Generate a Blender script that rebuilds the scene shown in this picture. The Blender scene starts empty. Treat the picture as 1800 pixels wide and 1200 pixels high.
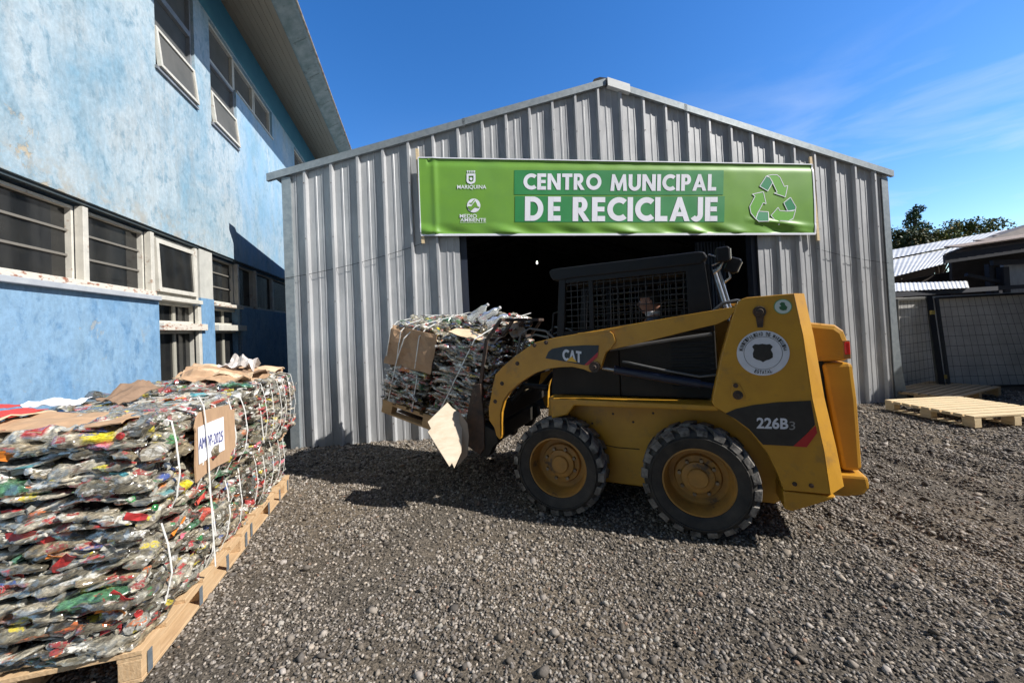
import bpy, bmesh, math, random
import numpy as np
from mathutils import Vector, Matrix, noise

random.seed(7); RNG = np.random.default_rng(11)
SC = bpy.context.scene
COL = SC.collection
rad = math.radians

# ------------------------------------------------------------------ camera
FPX, PX0, PY0, ROLL, PITCH, CAMH = 676.0, 900.0, 562.0, 0.047, rad(1.1), 1.55
CAM = np.array([0.0, 0.0, CAMH])
cR = np.array([math.cos(ROLL), math.sin(ROLL)*math.sin(PITCH), -math.sin(ROLL)*math.cos(PITCH)])
cU = np.array([math.sin(ROLL), -math.cos(ROLL)*math.sin(PITCH), math.cos(ROLL)*math.cos(PITCH)])
cF = np.array([0.0, math.cos(PITCH), math.sin(PITCH)])
cam_d = bpy.data.cameras.new('camera'); cam = bpy.data.objects.new('camera', cam_d); COL.objects.link(cam)
M4 = Matrix(((cR[0], cU[0], -cF[0], 0), (cR[1], cU[1], -cF[1], 0), (cR[2], cU[2], -cF[2], CAMH), (0, 0, 0, 1)))
cam.matrix_world = M4
cam_d.sensor_fit = 'HORIZONTAL'; cam_d.sensor_width = 36.0
cam_d.lens = 36.0*FPX/1800.0
cam_d.shift_y = -(600.0-PY0)/1800.0
cam_d.clip_start = 0.05; cam_d.clip_end = 2000
SC.camera = cam

# ------------------------------------------------------------------ light
SUN_AZ, SUN_EL = rad(-17.0), rad(39.5)
sdir = Vector((math.cos(SUN_AZ)*math.cos(SUN_EL), math.sin(SUN_AZ)*math.cos(SUN_EL), math.sin(SUN_EL)))
sl = bpy.data.lights.new('sun', 'SUN'); sl.energy = 5.0; sl.angle = rad(0.5); sl.color = (1.0, 0.955, 0.89)
so = bpy.data.objects.new('sun', sl); COL.objects.link(so)
so.rotation_euler = sdir.to_track_quat('Z', 'Y').to_euler(); so.location = (10, -5, 20)
W = bpy.data.worlds.new('World'); SC.world = W; W.use_nodes = True
nt = W.node_tree; nt.nodes.clear()
wo = nt.nodes.new('ShaderNodeOutputWorld'); bg = nt.nodes.new('ShaderNodeBackground')
sky = nt.nodes.new('ShaderNodeTexSky'); sky.sky_type = 'NISHITA'; sky.sun_disc = False
sky.sun_elevation = SUN_EL; sky.sun_rotation = math.atan2(sdir.x, sdir.y)
sky.altitude = 0; sky.air_density = 1.0; sky.dust_density = 0.3; sky.ozone_density = 3.0
tc = nt.nodes.new('ShaderNodeTexCoord'); mp = nt.nodes.new('ShaderNodeMapping')
mp.inputs['Scale'].default_value = (1.6, 1.6, 7.5); mp.inputs['Rotation'].default_value = (0.12, 0.1, 0.3)
cn = nt.nodes.new('ShaderNodeTexNoise'); cn.inputs['Scale'].default_value = 1.5; cn.inputs['Detail'].default_value = 8
cn.inputs['Roughness'].default_value = 0.56; cn.inputs['Distortion'].default_value = 0.7
cr = nt.nodes.new('ShaderNodeValToRGB'); cr.color_ramp.elements[0].position = 0.42; cr.color_ramp.elements[1].position = 0.78
sx = nt.nodes.new('ShaderNodeSeparateXYZ')
def wmath(op, a, b=None, clamp=False):
    n = nt.nodes.new('ShaderNodeMath'); n.operation = op; n.use_clamp = clamp
    for i, v in enumerate((a, b)):
        if v is None: continue
        if isinstance(v, (int, float)): n.inputs[i].default_value = v
        else: nt.links.new(v, n.inputs[i])
    return n.outputs[0]
L = nt.links.new
L(tc.outputs['Generated'], mp.inputs['Vector']); L(mp.outputs[0], cn.inputs['Vector']); L(cn.outputs['Fac'], cr.inputs[0])
L(tc.outputs['Generated'], sx.inputs[0])
low = wmath('SUBTRACT', 1.0, wmath('MULTIPLY', sx.outputs['Z'], 2.0), True)      # thin cloud gathers low in the sky
hx = wmath('ADD', wmath('MULTIPLY', sx.outputs['X'], 0.9), 0.30, True)            # and on the sunward side
cf = wmath('MULTIPLY', wmath('MULTIPLY', cr.outputs[0], wmath('MULTIPLY', low, hx)), 1.5, True)
hs = nt.nodes.new('ShaderNodeHueSaturation'); hs.inputs['Hue'].default_value = 0.508; hs.inputs['Saturation'].default_value = 1.32; hs.inputs['Value'].default_value = 1.0
L(sky.outputs[0], hs.inputs['Color'])
mx = nt.nodes.new('ShaderNodeMixRGB'); mx.inputs['Color2'].default_value = (11.0, 12.0, 13.5, 1)
north = nt.nodes.new('ShaderNodeMapRange'); L(sx.outputs['Y'], north.inputs['Value'])   # the clear sky over the yard is brighter than the one behind the viewer
north.inputs['From Min'].default_value = -0.5; north.inputs['From Max'].default_value = 0.55; north.inputs['To Min'].default_value = 0.42; north.inputs['To Max'].default_value = 2.7
nm = nt.nodes.new('ShaderNodeMixRGB'); nm.blend_type = 'MULTIPLY'; nm.inputs[0].default_value = 1
nc_ = nt.nodes.new('ShaderNodeCombineXYZ'); [L(north.outputs[0], nc_.inputs[i]) for i in range(3)]
L(hs.outputs[0], nm.inputs['Color1']); L(nc_.outputs[0], nm.inputs['Color2'])
L(cf, mx.inputs[0]); L(nm.outputs[0], mx.inputs['Color1'])
L(mx.outputs[0], bg.inputs['Color']); bg.inputs['Strength'].default_value = 0.055
L(bg.outputs[0], wo.inputs['Surface'])
SC.view_settings.view_transform = 'Standard'; SC.view_settings.look = 'None'
SC.view_settings.exposure = 0.57; SC.view_settings.gamma = 1.0
SC.render.engine = 'CYCLES'
SC.render.resolution_x = 1024; SC.render.resolution_y = 682
SC.cycles.max_bounces = 6; SC.cycles.transmission_bounces = 4; SC.cycles.transparent_max_bounces = 8

# ------------------------------------------------------------------ geometry of the photograph (point of a real plane)
def hit(px, py, P0, n):
    d = cF + cR*(px-PX0)/FPX - cU*(py-PY0)/FPX
    n = np.array(n, float); P0 = np.array(P0, float)
    return CAM + d*(((P0-CAM) @ n)/(d @ n))

# ------------------------------------------------------------------ materials
MATS = {}
def mat(name, c1, c2=None, rough=0.6, metal=0.0, scale=6.0, bump=0.0, bscale=60.0, lo=0.35, hi=0.65, spec=0.5,
        c3=None, s3=2.0, lo3=0.58, hi3=0.66, stretch=(1, 1, 1), coat=0.0, trans=0.0, rvar=0.0, detail=6):
    if name in MATS: return MATS[name]
    m = bpy.data.materials.new(name); m.use_nodes = True; MATS[name] = m
    t = m.node_tree; p = t.nodes['Principled BSDF']; k = t.links.new
    p.inputs['Base Color'].default_value = (*c1, 1); p.inputs['Roughness'].default_value = rough
    p.inputs['Metallic'].default_value = metal; p.inputs['Specular IOR Level'].default_value = spec
    p.inputs['Coat Weight'].default_value = coat; p.inputs['Transmission Weight'].default_value = trans
    tc = t.nodes.new('ShaderNodeTexCoord'); mp = t.nodes.new('ShaderNodeMapping'); mp.inputs['Scale'].default_value = stretch
    k(tc.outputs['Object'], mp.inputs[0])
    if c2 is not None:
        n = t.nodes.new('ShaderNodeTexNoise'); n.inputs['Scale'].default_value = scale; n.inputs['Detail'].default_value = detail
        n.inputs['Roughness'].default_value = 0.65
        r = t.nodes.new('ShaderNodeValToRGB'); r.color_ramp.elements[0].position = lo; r.color_ramp.elements[1].position = hi
        r.color_ramp.elements[0].color = (*c1, 1); r.color_ramp.elements[1].color = (*c2, 1)
        k(mp.outputs[0], n.inputs['Vector']); k(n.outputs['Fac'], r.inputs[0]); out = r.outputs[0]
        if c3 is not None:
            n3 = t.nodes.new('ShaderNodeTexNoise'); n3.inputs['Scale'].default_value = s3; n3.inputs['Detail'].default_value = 9
            n3.inputs['Roughness'].default_value = 0.7
            r3 = t.nodes.new('ShaderNodeValToRGB'); r3.color_ramp.elements[0].position = lo3; r3.color_ramp.elements[1].position = hi3
            k(mp.outputs[0], n3.inputs['Vector']); k(n3.outputs['Fac'], r3.inputs[0])
            x = t.nodes.new('ShaderNodeMixRGB'); x.inputs['Color2'].default_value = (*c3, 1)
            k(r3.outputs[0], x.inputs[0]); k(out, x.inputs['Color1']); out = x.outputs[0]
        k(out, p.inputs['Base Color'])
        if rvar:
            a = t.nodes.new('ShaderNodeMath'); a.operation = 'MULTIPLY_ADD'; a.inputs[1].default_value = rvar; a.inputs[2].default_value = rough-rvar/2
            k(n.outputs['Fac'], a.inputs[0]); k(a.outputs[0], p.inputs['Roughness'])
    if bump:
        b = t.nodes.new('ShaderNodeBump'); b.inputs['Strength'].default_value = bump; b.inputs['Distance'].default_value = 0.01
        nb = t.nodes.new('ShaderNodeTexNoise'); nb.inputs['Scale'].default_value = bscale; nb.inputs['Detail'].default_value = 5
        k(mp.outputs[0], nb.inputs['Vector']); k(nb.outputs['Fac'], b.inputs['Height']); k(b.outputs[0], p.inputs['Normal'])
    return m

YEL = mat('loader_yellow', (0.53, 0.27, 0.022), (0.44, 0.215, 0.02), rough=0.42, scale=3.5, bump=0.06, bscale=90, c3=(0.17, 0.11, 0.05), s3=4.5, lo3=0.55, hi3=0.80, rvar=0.3)
BLK = mat('black_paint', (0.005, 0.006, 0.009), (0.010, 0.010, 0.011), rough=0.5, spec=.28, scale=9, bump=0.08, bscale=80, rvar=0.2)
DGR = mat('dark_grey_panel', (0.015, 0.014, 0.012), (0.026, 0.023, 0.019), rough=0.6, spec=.3, scale=5, bump=0.08)
RUB = mat('tyre_rubber', (0.012, 0.012, 0.012), (0.045, 0.039, 0.032), rough=0.72, scale=7, bump=0.25, bscale=55)
RUBD = mat('tread_dusty', (0.25, 0.23, 0.205), (0.045, 0.041, 0.037), rough=0.85, scale=14, bump=0.4, bscale=60)
RUST = mat('rusty_steel', (0.085, 0.045, 0.028), (0.03, 0.024, 0.02), rough=0.7, scale=11, bump=0.3, bscale=70, c3=(0.16, 0.12, 0.09), s3=8)
STL = mat('worn_steel', (0.45, 0.45, 0.46), (0.3, 0.3, 0.3), rough=0.3, metal=0.9, scale=20)
HUBM = mat('rim_paint', (0.42, 0.21, 0.04), (0.27, 0.14, 0.035), rough=0.55, scale=8, bump=0.1, c3=(0.07, 0.05, 0.035), s3=7)
GALV = mat('galvanised_sheet', (0.49, 0.50, 0.51), (0.37, 0.38, 0.395), rough=0.5, metal=0.3, scale=3.0, stretch=(1, 1, 0.35), bump=0.10, bscale=7, c3=(0.58, 0.585, 0.59), s3=5, lo3=0.5, hi3=0.8, rvar=0.2)
GALT = mat('galvanised_trim', (0.36, 0.40, 0.42), (0.26, 0.30, 0.325), rough=0.45, metal=0.55, scale=14, bump=0.08, bscale=14)
GALW = mat('white_trim', (0.72, 0.74, 0.74), (0.62, 0.64, 0.64), rough=0.5, metal=0.2, scale=8)
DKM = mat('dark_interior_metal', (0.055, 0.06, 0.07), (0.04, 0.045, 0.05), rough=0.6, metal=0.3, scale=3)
CARD = mat('cardboard', (0.46, 0.30, 0.18), (0.39, 0.25, 0.15), rough=0.85, scale=9, bump=0.25, bscale=40, stretch=(1, 4, 1))
CARDL = mat('pale_cardboard', (0.62, 0.47, 0.32), (0.54, 0.40, 0.26), rough=0.85, scale=14, bump=0.15, bscale=40, stretch=(1, 1, 3))
CREAM = mat('cream_cardboard', (0.56, 0.48, 0.38), (0.46, 0.38, 0.28), rough=0.85, scale=7, bump=0.3, bscale=16, stretch=(1, 1, 3), c3=(.34, .27, .20), s3=9, lo3=.6, hi3=.7)
WHITE = mat('white_paper', (0.80, 0.80, 0.86), (0.74, 0.75, 0.80), rough=0.7, scale=5)
RED = mat('red_print', (0.62, 0.05, 0.035), (0.52, 0.05, 0.04), rough=0.6, scale=10)
STRAP = mat('white_strap', (0.78, 0.78, 0.76), (0.66, 0.66, 0.62), rough=0.45, scale=20)
INK = mat('blue_ink', (0.09, 0.10, 0.28), rough=0.6)
def wood(name, a, b, s=4.0, st=(1.2, 14, 14)):
    return mat(name, a, b, rough=0.75, scale=s, stretch=st, bump=0.25, bscale=6, c3=tuple(v*0.55 for v in a), s3=3, lo3=0.6, hi3=0.8)
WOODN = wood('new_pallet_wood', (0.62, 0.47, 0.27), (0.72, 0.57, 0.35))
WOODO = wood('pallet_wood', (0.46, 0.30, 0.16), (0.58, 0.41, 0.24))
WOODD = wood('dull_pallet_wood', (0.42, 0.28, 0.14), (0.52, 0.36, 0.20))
STUCU = None

def attr_mat(name, rough=0.25, bump=0.0, bscale=60, spec=0.5, trans=0.0, detail_mix=0.0, coat=0.0):
    m = bpy.data.materials.new(name); m.use_nodes = True; t = m.node_tree; p = t.nodes['Principled BSDF']; k = t.links.new
    a = t.nodes.new('ShaderNodeAttribute'); a.attribute_name = 'tint'
    out = a.outputs['Color']
    tc = t.nodes.new('ShaderNodeTexCoord')
    if detail_mix:
        n = t.nodes.new('ShaderNodeTexNoise'); n.inputs['Scale'].default_value = 90; n.inputs['Detail'].default_value = 4
        k(tc.outputs['Object'], n.inputs['Vector'])
        r = t.nodes.new('ShaderNodeValToRGB'); r.color_ramp.elements[0].position = 0.3; r.color_ramp.elements[1].position = 0.7
        r.color_ramp.elements[0].color = (1-detail_mix,)*3+(1,); r.color_ramp.elements[1].color = (1+detail_mix,)*3+(1,)
        x = t.nodes.new('ShaderNodeMixRGB'); x.blend_type = 'MULTIPLY'; x.inputs[0].default_value = 1
        k(n.outputs['Fac'], r.inputs[0]); k(out, x.inputs['Color1']); k(r.outputs[0], x.inputs['Color2']); out = x.outputs[0]
    k(out, p.inputs['Base Color']); p.inputs['Roughness'].default_value = rough; p.inputs['Specular IOR Level'].default_value = spec
    p.inputs['Transmission Weight'].default_value = trans; p.inputs['Coat Weight'].default_value = coat
    if bump:
        b = t.nodes.new('ShaderNodeBump'); b.inputs['Strength'].default_value = bump; b.inputs['Distance'].default_value = 0.01
        nb = t.nodes.new('ShaderNodeTexNoise'); nb.inputs['Scale'].default_value = bscale; nb.inputs['Detail'].default_value = 4
        k(tc.outputs['Object'], nb.inputs['Vector']); k(nb.outputs['Fac'], b.inputs['Height']); k(b.outputs[0], p.inputs['Normal'])
    return m
def pet_mat():
    m = bpy.data.materials.new('crushed_plastic'); m.use_nodes = True; t = m.node_tree; p = t.nodes['Principled BSDF']; k = t.links.new
    N = t.nodes.new
    a = N('ShaderNodeAttribute'); a.attribute_name = 'tint'; tc = N('ShaderNodeTexCoord')
    def ramp(f, stops, interp='LINEAR'):
        r = N('ShaderNodeValToRGB'); r.color_ramp.interpolation = interp; e = r.color_ramp.elements
        while len(e) < len(stops): e.new(.5)
        for q, (pos, c) in zip(e, stops): q.position = pos; q.color = (*c, 1)
        k(f, r.inputs[0]); return r.outputs[0]
    mp = N('ShaderNodeMapping'); mp.inputs['Scale'].default_value = (.7, .7, 1.5); k(tc.outputs['Object'], mp.inputs[0])
    n1 = N('ShaderNodeTexNoise'); n1.inputs['Scale'].default_value = 66; n1.inputs['Detail'].default_value = 7; n1.inputs['Roughness'].default_value = .7; n1.inputs['Distortion'].default_value = 1.2
    k(mp.outputs[0], n1.inputs['Vector'])
    mul = ramp(n1.outputs['Fac'], [(.30, (.18, .17, .16)), (.45, (.75, .74, .72)), (.58, (1.25, 1.2, 1.12)), (.72, (2.6, 2.6, 2.5))])  # pale peaks of the mottle paint glints into the base colour
    x = N('ShaderNodeMixRGB'); x.blend_type = 'MULTIPLY'; x.inputs[0].default_value = 1; k(a.outputs['Color'], x.inputs['Color1']); k(mul, x.inputs['Color2'])
    v = N('ShaderNodeTexVoronoi'); v.inputs['Scale'].default_value = 28; v.inputs['Randomness'].default_value = 1
    n2 = N('ShaderNodeTexNoise'); n2.inputs['Scale'].default_value = 20; n2.inputs['Detail'].default_value = 3; k(mp.outputs[0], n2.inputs['Vector'])
    ad = N('ShaderNodeMixRGB'); ad.inputs[0].default_value = .10; k(mp.outputs[0], ad.inputs['Color1']); k(n2.outputs['Color'], ad.inputs['Color2']); k(ad.outputs[0], v.inputs['Vector'])
    sp_ = N('ShaderNodeSeparateColor'); k(v.outputs['Color'], sp_.inputs[0])
    col = ramp(sp_.outputs[1], [(0, (.46, .05, .05)), (.28, (.58, .17, .06)), (.36, (.70, .69, .64)), (.62, (.07, .24, .10)), (.69, (.66, .54, .06)), (.76, (.34, .05, .05)), (.84, (.70, .68, .62)), (.97, (.06, .10, .30))], 'CONSTANT')
    msk = ramp(sp_.outputs[0], [(.76, (0, 0, 0)), (.77, (1, 1, 1))])
    n3 = N('ShaderNodeTexNoise'); n3.inputs['Scale'].default_value = 75; n3.inputs['Detail'].default_value = 3; k(tc.outputs['Object'], n3.inputs['Vector'])
    m3 = ramp(n3.outputs['Fac'], [(.40, (.15, .15, .15)), (.56, (.95, .95, .95))])
    mm = N('ShaderNodeMixRGB'); mm.blend_type = 'MULTIPLY'; mm.inputs[0].default_value = 1; k(msk, mm.inputs['Color1']); k(m3, mm.inputs['Color2'])
    y = N('ShaderNodeMixRGB'); k(mm.outputs[0], y.inputs[0]); k(x.outputs[0], y.inputs['Color1']); k(col, y.inputs['Color2'])
    k(y.outputs[0], p.inputs['Base Color']); p.inputs['Roughness'].default_value = .14; p.inputs['Specular IOR Level'].default_value = 1.0
    p.inputs['Coat Weight'].default_value = .5; p.inputs['Transmission Weight'].default_value = .22
    b = N('ShaderNodeBump'); b.inputs['Strength'].default_value = 1.0; b.inputs['Distance'].default_value = .016
    nb = N('ShaderNodeTexNoise'); nb.noise_type = 'RIDGED_MULTIFRACTAL'; nb.inputs['Scale'].default_value = 15; nb.inputs['Detail'].default_value = 4; nb.inputs['Roughness'].default_value = .6; nb.inputs['Distortion'].default_value = .6
    k(tc.outputs['Object'], nb.inputs['Vector']); k(nb.outputs['Fac'], b.inputs['Height']); k(b.outputs[0], p.inputs['Normal'])
    return m
PET = pet_mat()
PET0 = attr_mat('crushed_plastic', rough=0.13, bump=1.0, bscale=42, spec=1.0, detail_mix=0.5, coat=0.6, trans=.3)
STONE = attr_mat('crushed_stone', rough=0.9, detail_mix=0.22, spec=0.2)
LEAF = attr_mat('foliage', rough=0.6, spec=0.3)

# ------------------------------------------------------------------ mesh helpers
class MB:
    def __init__(s): s.v = []; s.f = []; s.mi = []; s.sm = []
    def add(s, vs, fs, mi=0, smooth=False):
        b = len(s.v); s.v += [tuple(float(c) for c in v) for v in vs]
        for f in fs: s.f.append([b+i for i in f]); s.mi.append(mi); s.sm.append(smooth)
        return b
    def box(s, c, d, rot=None, mi=0, taper=1.0):
        x, y, z = d[0]/2, d[1]/2, d[2]/2
        vs = [Vector((i*x*(taper if k > 0 else 1), j*y*(taper if k > 0 else 1), k*z)) for k in (-1, 1) for j in (-1, 1) for i in (-1, 1)]
        if rot is not None: vs = [rot @ v for v in vs]
        c = Vector(c); vs = [v+c for v in vs]
        s.add(vs, [(0, 2, 3, 1), (4, 5, 7, 6), (0, 1, 5, 4), (2, 6, 7, 3), (0, 4, 6, 2), (1, 3, 7, 5)], mi)
    def rng(s, x0, x1, y0, y1, z0, z1, mi=0):
        s.box(((x0+x1)/2, (y0+y1)/2, (z0+z1)/2), (abs(x1-x0), abs(y1-y0), abs(z1-z0)), mi=mi)
    def bar(s, a, b, w, h=None, mi=0, up=(0, 0, 1)):
        a = Vector(a); b = Vector(b); d = (b-a); l = d.length
        if l < 1e-6: return
        x = d/l; u = Vector(up)
        if abs(x.dot(u)) > 0.98: u = Vector((1, 0, 0))
        y = u.cross(x).normalized(); z = x.cross(y)
        R = Matrix((x, y, z)).transposed()
        s.box((a+b)/2, (l, w, h or w), R, mi)
    def tube(s, pts, r, n=8, mi=0, caps=True):
        pts = [Vector(p) for p in pts]; rs = r if isinstance(r, (list, tuple)) else [r]*len(pts)
        rings = []; prev = None
        for i, p in enumerate(pts):
            d = (pts[min(i+1, len(pts)-1)]-pts[max(i-1, 0)]).normalized()
            if prev is None:
                u = Vector((0, 0, 1)) if abs(d.z) < 0.9 else Vector((1, 0, 0)); a = u.cross(d).normalized()
            else: a = (prev-d*prev.dot(d)).normalized()
            prev = a; b = d.cross(a)
            rings.append([p+a*math.cos(2*math.pi*k/n)*rs[i]+b*math.sin(2*math.pi*k/n)*rs[i] for k in range(n)])
        base = s.add([v for rg in rings for v in rg], [], mi)
        for i in range(len(pts)-1):
            for k in range(n):
                k2 = (k+1) % n
                s.f.append([base+i*n+k, base+i*n+k2, base+(i+1)*n+k2, base+(i+1)*n+k]); s.mi.append(mi); s.sm.append(True)
        if caps:
            s.f.append([base+k for k in range(n)][::-1]); s.mi.append(mi); s.sm.append(False)
            s.f.append([base+(len(pts)-1)*n+k for k in range(n)]); s.mi.append(mi); s.sm.append(False)
    def prism(s, poly, a, b, fn, mi=0):
        """poly: 2-D outline; fn(u,v,w)->xyz; extruded from w=a to w=b"""
        n = len(poly); vs = [fn(u, v, a) for u, v in poly]+[fn(u, v, b) for u, v in poly]
        fs = [list(range(n))[::-1], [n+i for i in range(n)]]+[[i, (i+1) % n, n+(i+1) % n, n+i] for i in range(n)]
        s.add(vs, fs, mi)
    def lathe(s, prof, n=40, fn=None, mi=0, smooth=True):
        """prof: (radius, height); revolve about the axis"""
        vs = [];
        for r, h in prof:
            for k in range(n):
                a = 2*math.pi*k/n; vs.append(fn(r*math.cos(a), r*math.sin(a), h))
        fs = [[i*n+k, i*n+(k+1) % n, (i+1)*n+(k+1) % n, (i+1)*n+k] for i in range(len(prof)-1) for k in range(n)]
        s.add(vs, fs, mi, smooth)
    def strip(s, pts, w, side, t=0.003, mi=0):
        """flat ribbon following pts, width along side vector, given thickness"""
        side = Vector(side).normalized(); vs = []; n = len(pts)
        for i, p in enumerate(pts):
            p = Vector(p); d = (Vector(pts[min(i+1, n-1)])-Vector(pts[max(i-1, 0)])).normalized(); nn = d.cross(side).normalized()
            for a, b in ((-1, -1), (1, -1), (1, 1), (-1, 1)): vs.append(p+side*a*w/2+nn*b*t/2)
        fs = []
        for i in range(n-1):
            for k in range(4): fs.append([i*4+k, i*4+(k+1) % 4, (i+1)*4+(k+1) % 4, (i+1)*4+k])
        fs += [[3, 2, 1, 0], [(n-1)*4+k for k in range(4)]]
        s.add(vs, fs, mi)
    def build(s, name, mats, parent=None, bevel=0.0, sharp=35, fixn=True):
        me = bpy.data.meshes.new(name); me.from_pydata(s.v, [], s.f)
        mats = mats if isinstance(mats, (list, tuple)) else [mats]
        for m in mats: me.materials.append(m)
        me.polygons.foreach_set('material_index', s.mi); me.polygons.foreach_set('use_smooth', s.sm)
        if fixn:
            bm = bmesh.new(); bm.from_mesh(me); bmesh.ops.recalc_face_normals(bm, faces=bm.faces); bm.to_mesh(me); bm.free()
        if any(s.sm): me.set_sharp_from_angle(angle=rad(sharp))
        me.update()
        o = bpy.data.objects.new(name, me); COL.objects.link(o)
        if parent is not None: o.parent = parent
        if bevel:
            b = o.modifiers.new('edge', 'BEVEL'); b.width = bevel; b.segments = 2; b.limit_method = 'ANGLE'; b.angle_limit = rad(40)
        return o
def thing(name, label, cat, loc=(0, 0, 0), rz=0.0, group=None, mw=None):
    o = bpy.data.objects.new(name, None); COL.objects.link(o); o.empty_display_size = 0.2
    if mw is not None: o.matrix_world = mw
    else: o.location = loc; o.rotation_euler = (0, 0, rz)
    o['label'] = label; o['category'] = cat
    if group: o['group'] = group
    return o
def tag(o, label, cat, group=None):
    o['label'] = label; o['category'] = cat
    if group: o['group'] = group
    return o
def structure(o): o['kind'] = 'structure'; return o

def text_polys(txt, bold=0.02, spacing=1.0):
    cu = bpy.data.curves.new('tmp', 'FONT'); cu.body = txt; cu.offset = bold; cu.space_character = spacing; cu.resolution_u = 3
    ob = bpy.data.objects.new('tmp', cu); COL.objects.link(ob)
    dg = bpy.context.evaluated_depsgraph_get(); me = bpy.data.meshes.new_from_object(ob.evaluated_get(dg))
    vs = [tuple(v.co) for v in me.vertices]; fs = [list(p.vertices) for p in me.polygons]
    bpy.data.objects.remove(ob); bpy.data.curves.remove(cu); bpy.data.meshes.remove(me)
    return vs, fs
def text_in(mb, txt, fn, bold=0.02, mi=0, spacing=1.0):
    """fills the unit square of fn(u,v) with the lettering"""
    vs, fs = text_polys(txt, bold, spacing)
    xs = [v[0] for v in vs]; ys = [v[1] for v in vs]; x0, x1, y0, y1 = min(xs), max(xs), min(ys), max(ys)
    mb.add([fn((v[0]-x0)/(x1-x0), (v[1]-y0)/(y1-y0)) for v in vs], fs, mi)
def ringseg(cx, cy, rx, ry, tx, ty, a0, a1, n=16):
    q = []
    for i in range(n):
        a, b = rad(a0+(a1-a0)*i/n), rad(a0+(a1-a0)*(i+1)/n)
        q.append([(cx+rx*math.cos(a), cy+ry*math.sin(a)), (cx+rx*math.cos(b), cy+ry*math.sin(b)), (cx+(rx-tx)*math.cos(b), cy+(ry-ty)*math.sin(b)), (cx+(rx-tx)*math.cos(a), cy+(ry-ty)*math.sin(a))])
    return q
def rc(x0, y0, x1, y1): return [[(x0, y0), (x1, y0), (x1, y1), (x0, y1)]]
def glyph(c, t=.235):
    """heavy geometric capital of height 1: (width, list of stroke groups)"""
    h = t*.92
    if c == 'C': return .78, [ringseg(.5, .5, .5, .5, t, t*.98, 48, 312, 26)]
    if c == 'O': return 1.0, [ringseg(.5, .5, .5, .5, t, t*.98, 0, 360, 34)]
    if c == 'D': return .80, [rc(0, 0, t, 1), rc(t, 1-h, .34, 1), rc(t, 0, .34, h), ringseg(.34, .5, .46, .5, t, h, -90, 90, 20)]
    if c == 'E': return .56, [rc(0, 0, t, 1), rc(t, 1-h, .56, 1), rc(t, .5-h*.46, .53, .5+h*.46), rc(t, 0, .56, h)]
    if c == 'L': return .54, [rc(0, 0, t, 1), rc(t, 0, .54, h)]
    if c == 'I': return t, [rc(0, 0, t, 1)]
    if c == 'T': return .66, [rc(0, 1-h, .66, 1), rc(.33-t/2, 0, .33+t/2, 1-h)]
    if c == 'N': return .84, [rc(0, 0, t, 1), rc(.84-t, 0, .84, 1), [[(t, 1), (t, .62), (.84-t, 0), (.84-t, .38)]]]
    if c == 'M': return 1.02, [[[(0, 0), (t, 0), (t+.02, .55), (.12+t*.6, 1), (.09, 1)]], [[(1.02, 0), (1.02-t, 0), (1.0-t, .55), (.90-t*.6, 1), (.93, 1)]], [[(.12+t*.6, 1), (t+.02, .55), (.44, .02), (.58, .02), (1.0-t, .55), (.90-t*.6, 1), (.51, .42)]]]
    if c == 'U': return .76, [rc(0, .38, t, 1), rc(.76-t, .38, .76, 1), ringseg(.38, .38, .38, .38, t, h, 180, 360, 20)]
    if c == 'J': return .50, [rc(.50-t, .30, .50, 1), ringseg(.20, .30, .30, .32, t, h, 215, 360, 14)]
    if c in 'PR':
        g = [rc(0, 0, t, 1), rc(t, 1-h, .34, 1), rc(t, .36, .34, .36+h*.9), ringseg(.34, .68, .28, .32, t, h*.95, -90, 90, 16)]
        if c == 'R': g.append([[(.22, .37), (.44, .40), (.72, 0), (.46, 0)]])
        return (.72 if c == 'R' else .62), g
    if c == 'A': return .90, [[[(0, 0), (.24, 0), (.45, .60), (.45, 1), (.36, 1)]], [[(.90, 0), (.66, 0), (.45, .60), (.45, 1), (.54, 1)]], [[(.262, .20), (.638, .20), (.576, .38), (.324, .38)]]]
    return .3, []
def heavy(txt, gap=.09):
    """list of (stroke level, polygon) scaled to the unit square"""
    x = 0; out = []
    for c in txt:
        w, gs = glyph(c)
        for k, g in enumerate(gs):
            for p in g: out.append((k, [(x+u, v) for u, v in p]))
        x += w+gap
    x -= gap
    return [(k, [(u/x, v) for u, v in p]) for k, p in out]
def quadfn(q, P0, n, off):
    """q = four photo points (BL,BR,TR,TL) lying on the plane P0,n"""
    c = [hit(x, y, P0, n)+np.array(n)*off for x, y in q]
    def fn(u, v): return (c[0]*(1-u)+c[1]*u)*(1-v)+(c[3]*(1-u)+c[2]*u)*v
    return fn

def sheet_from_poly(mb, pts3, t, nrm, mi=0):
    n = len(pts3); nrm = np.array(nrm, float); nrm /= np.linalg.norm(nrm)
    vs = [np.array(p) for p in pts3]+[np.array(p)-nrm*t for p in pts3]
    mb.add(vs, [list(range(n)), [n+i for i in range(n)][::-1]]+[[i, (i+1) % n, n+(i+1) % n, n+i] for i in range(n)], mi)

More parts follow.
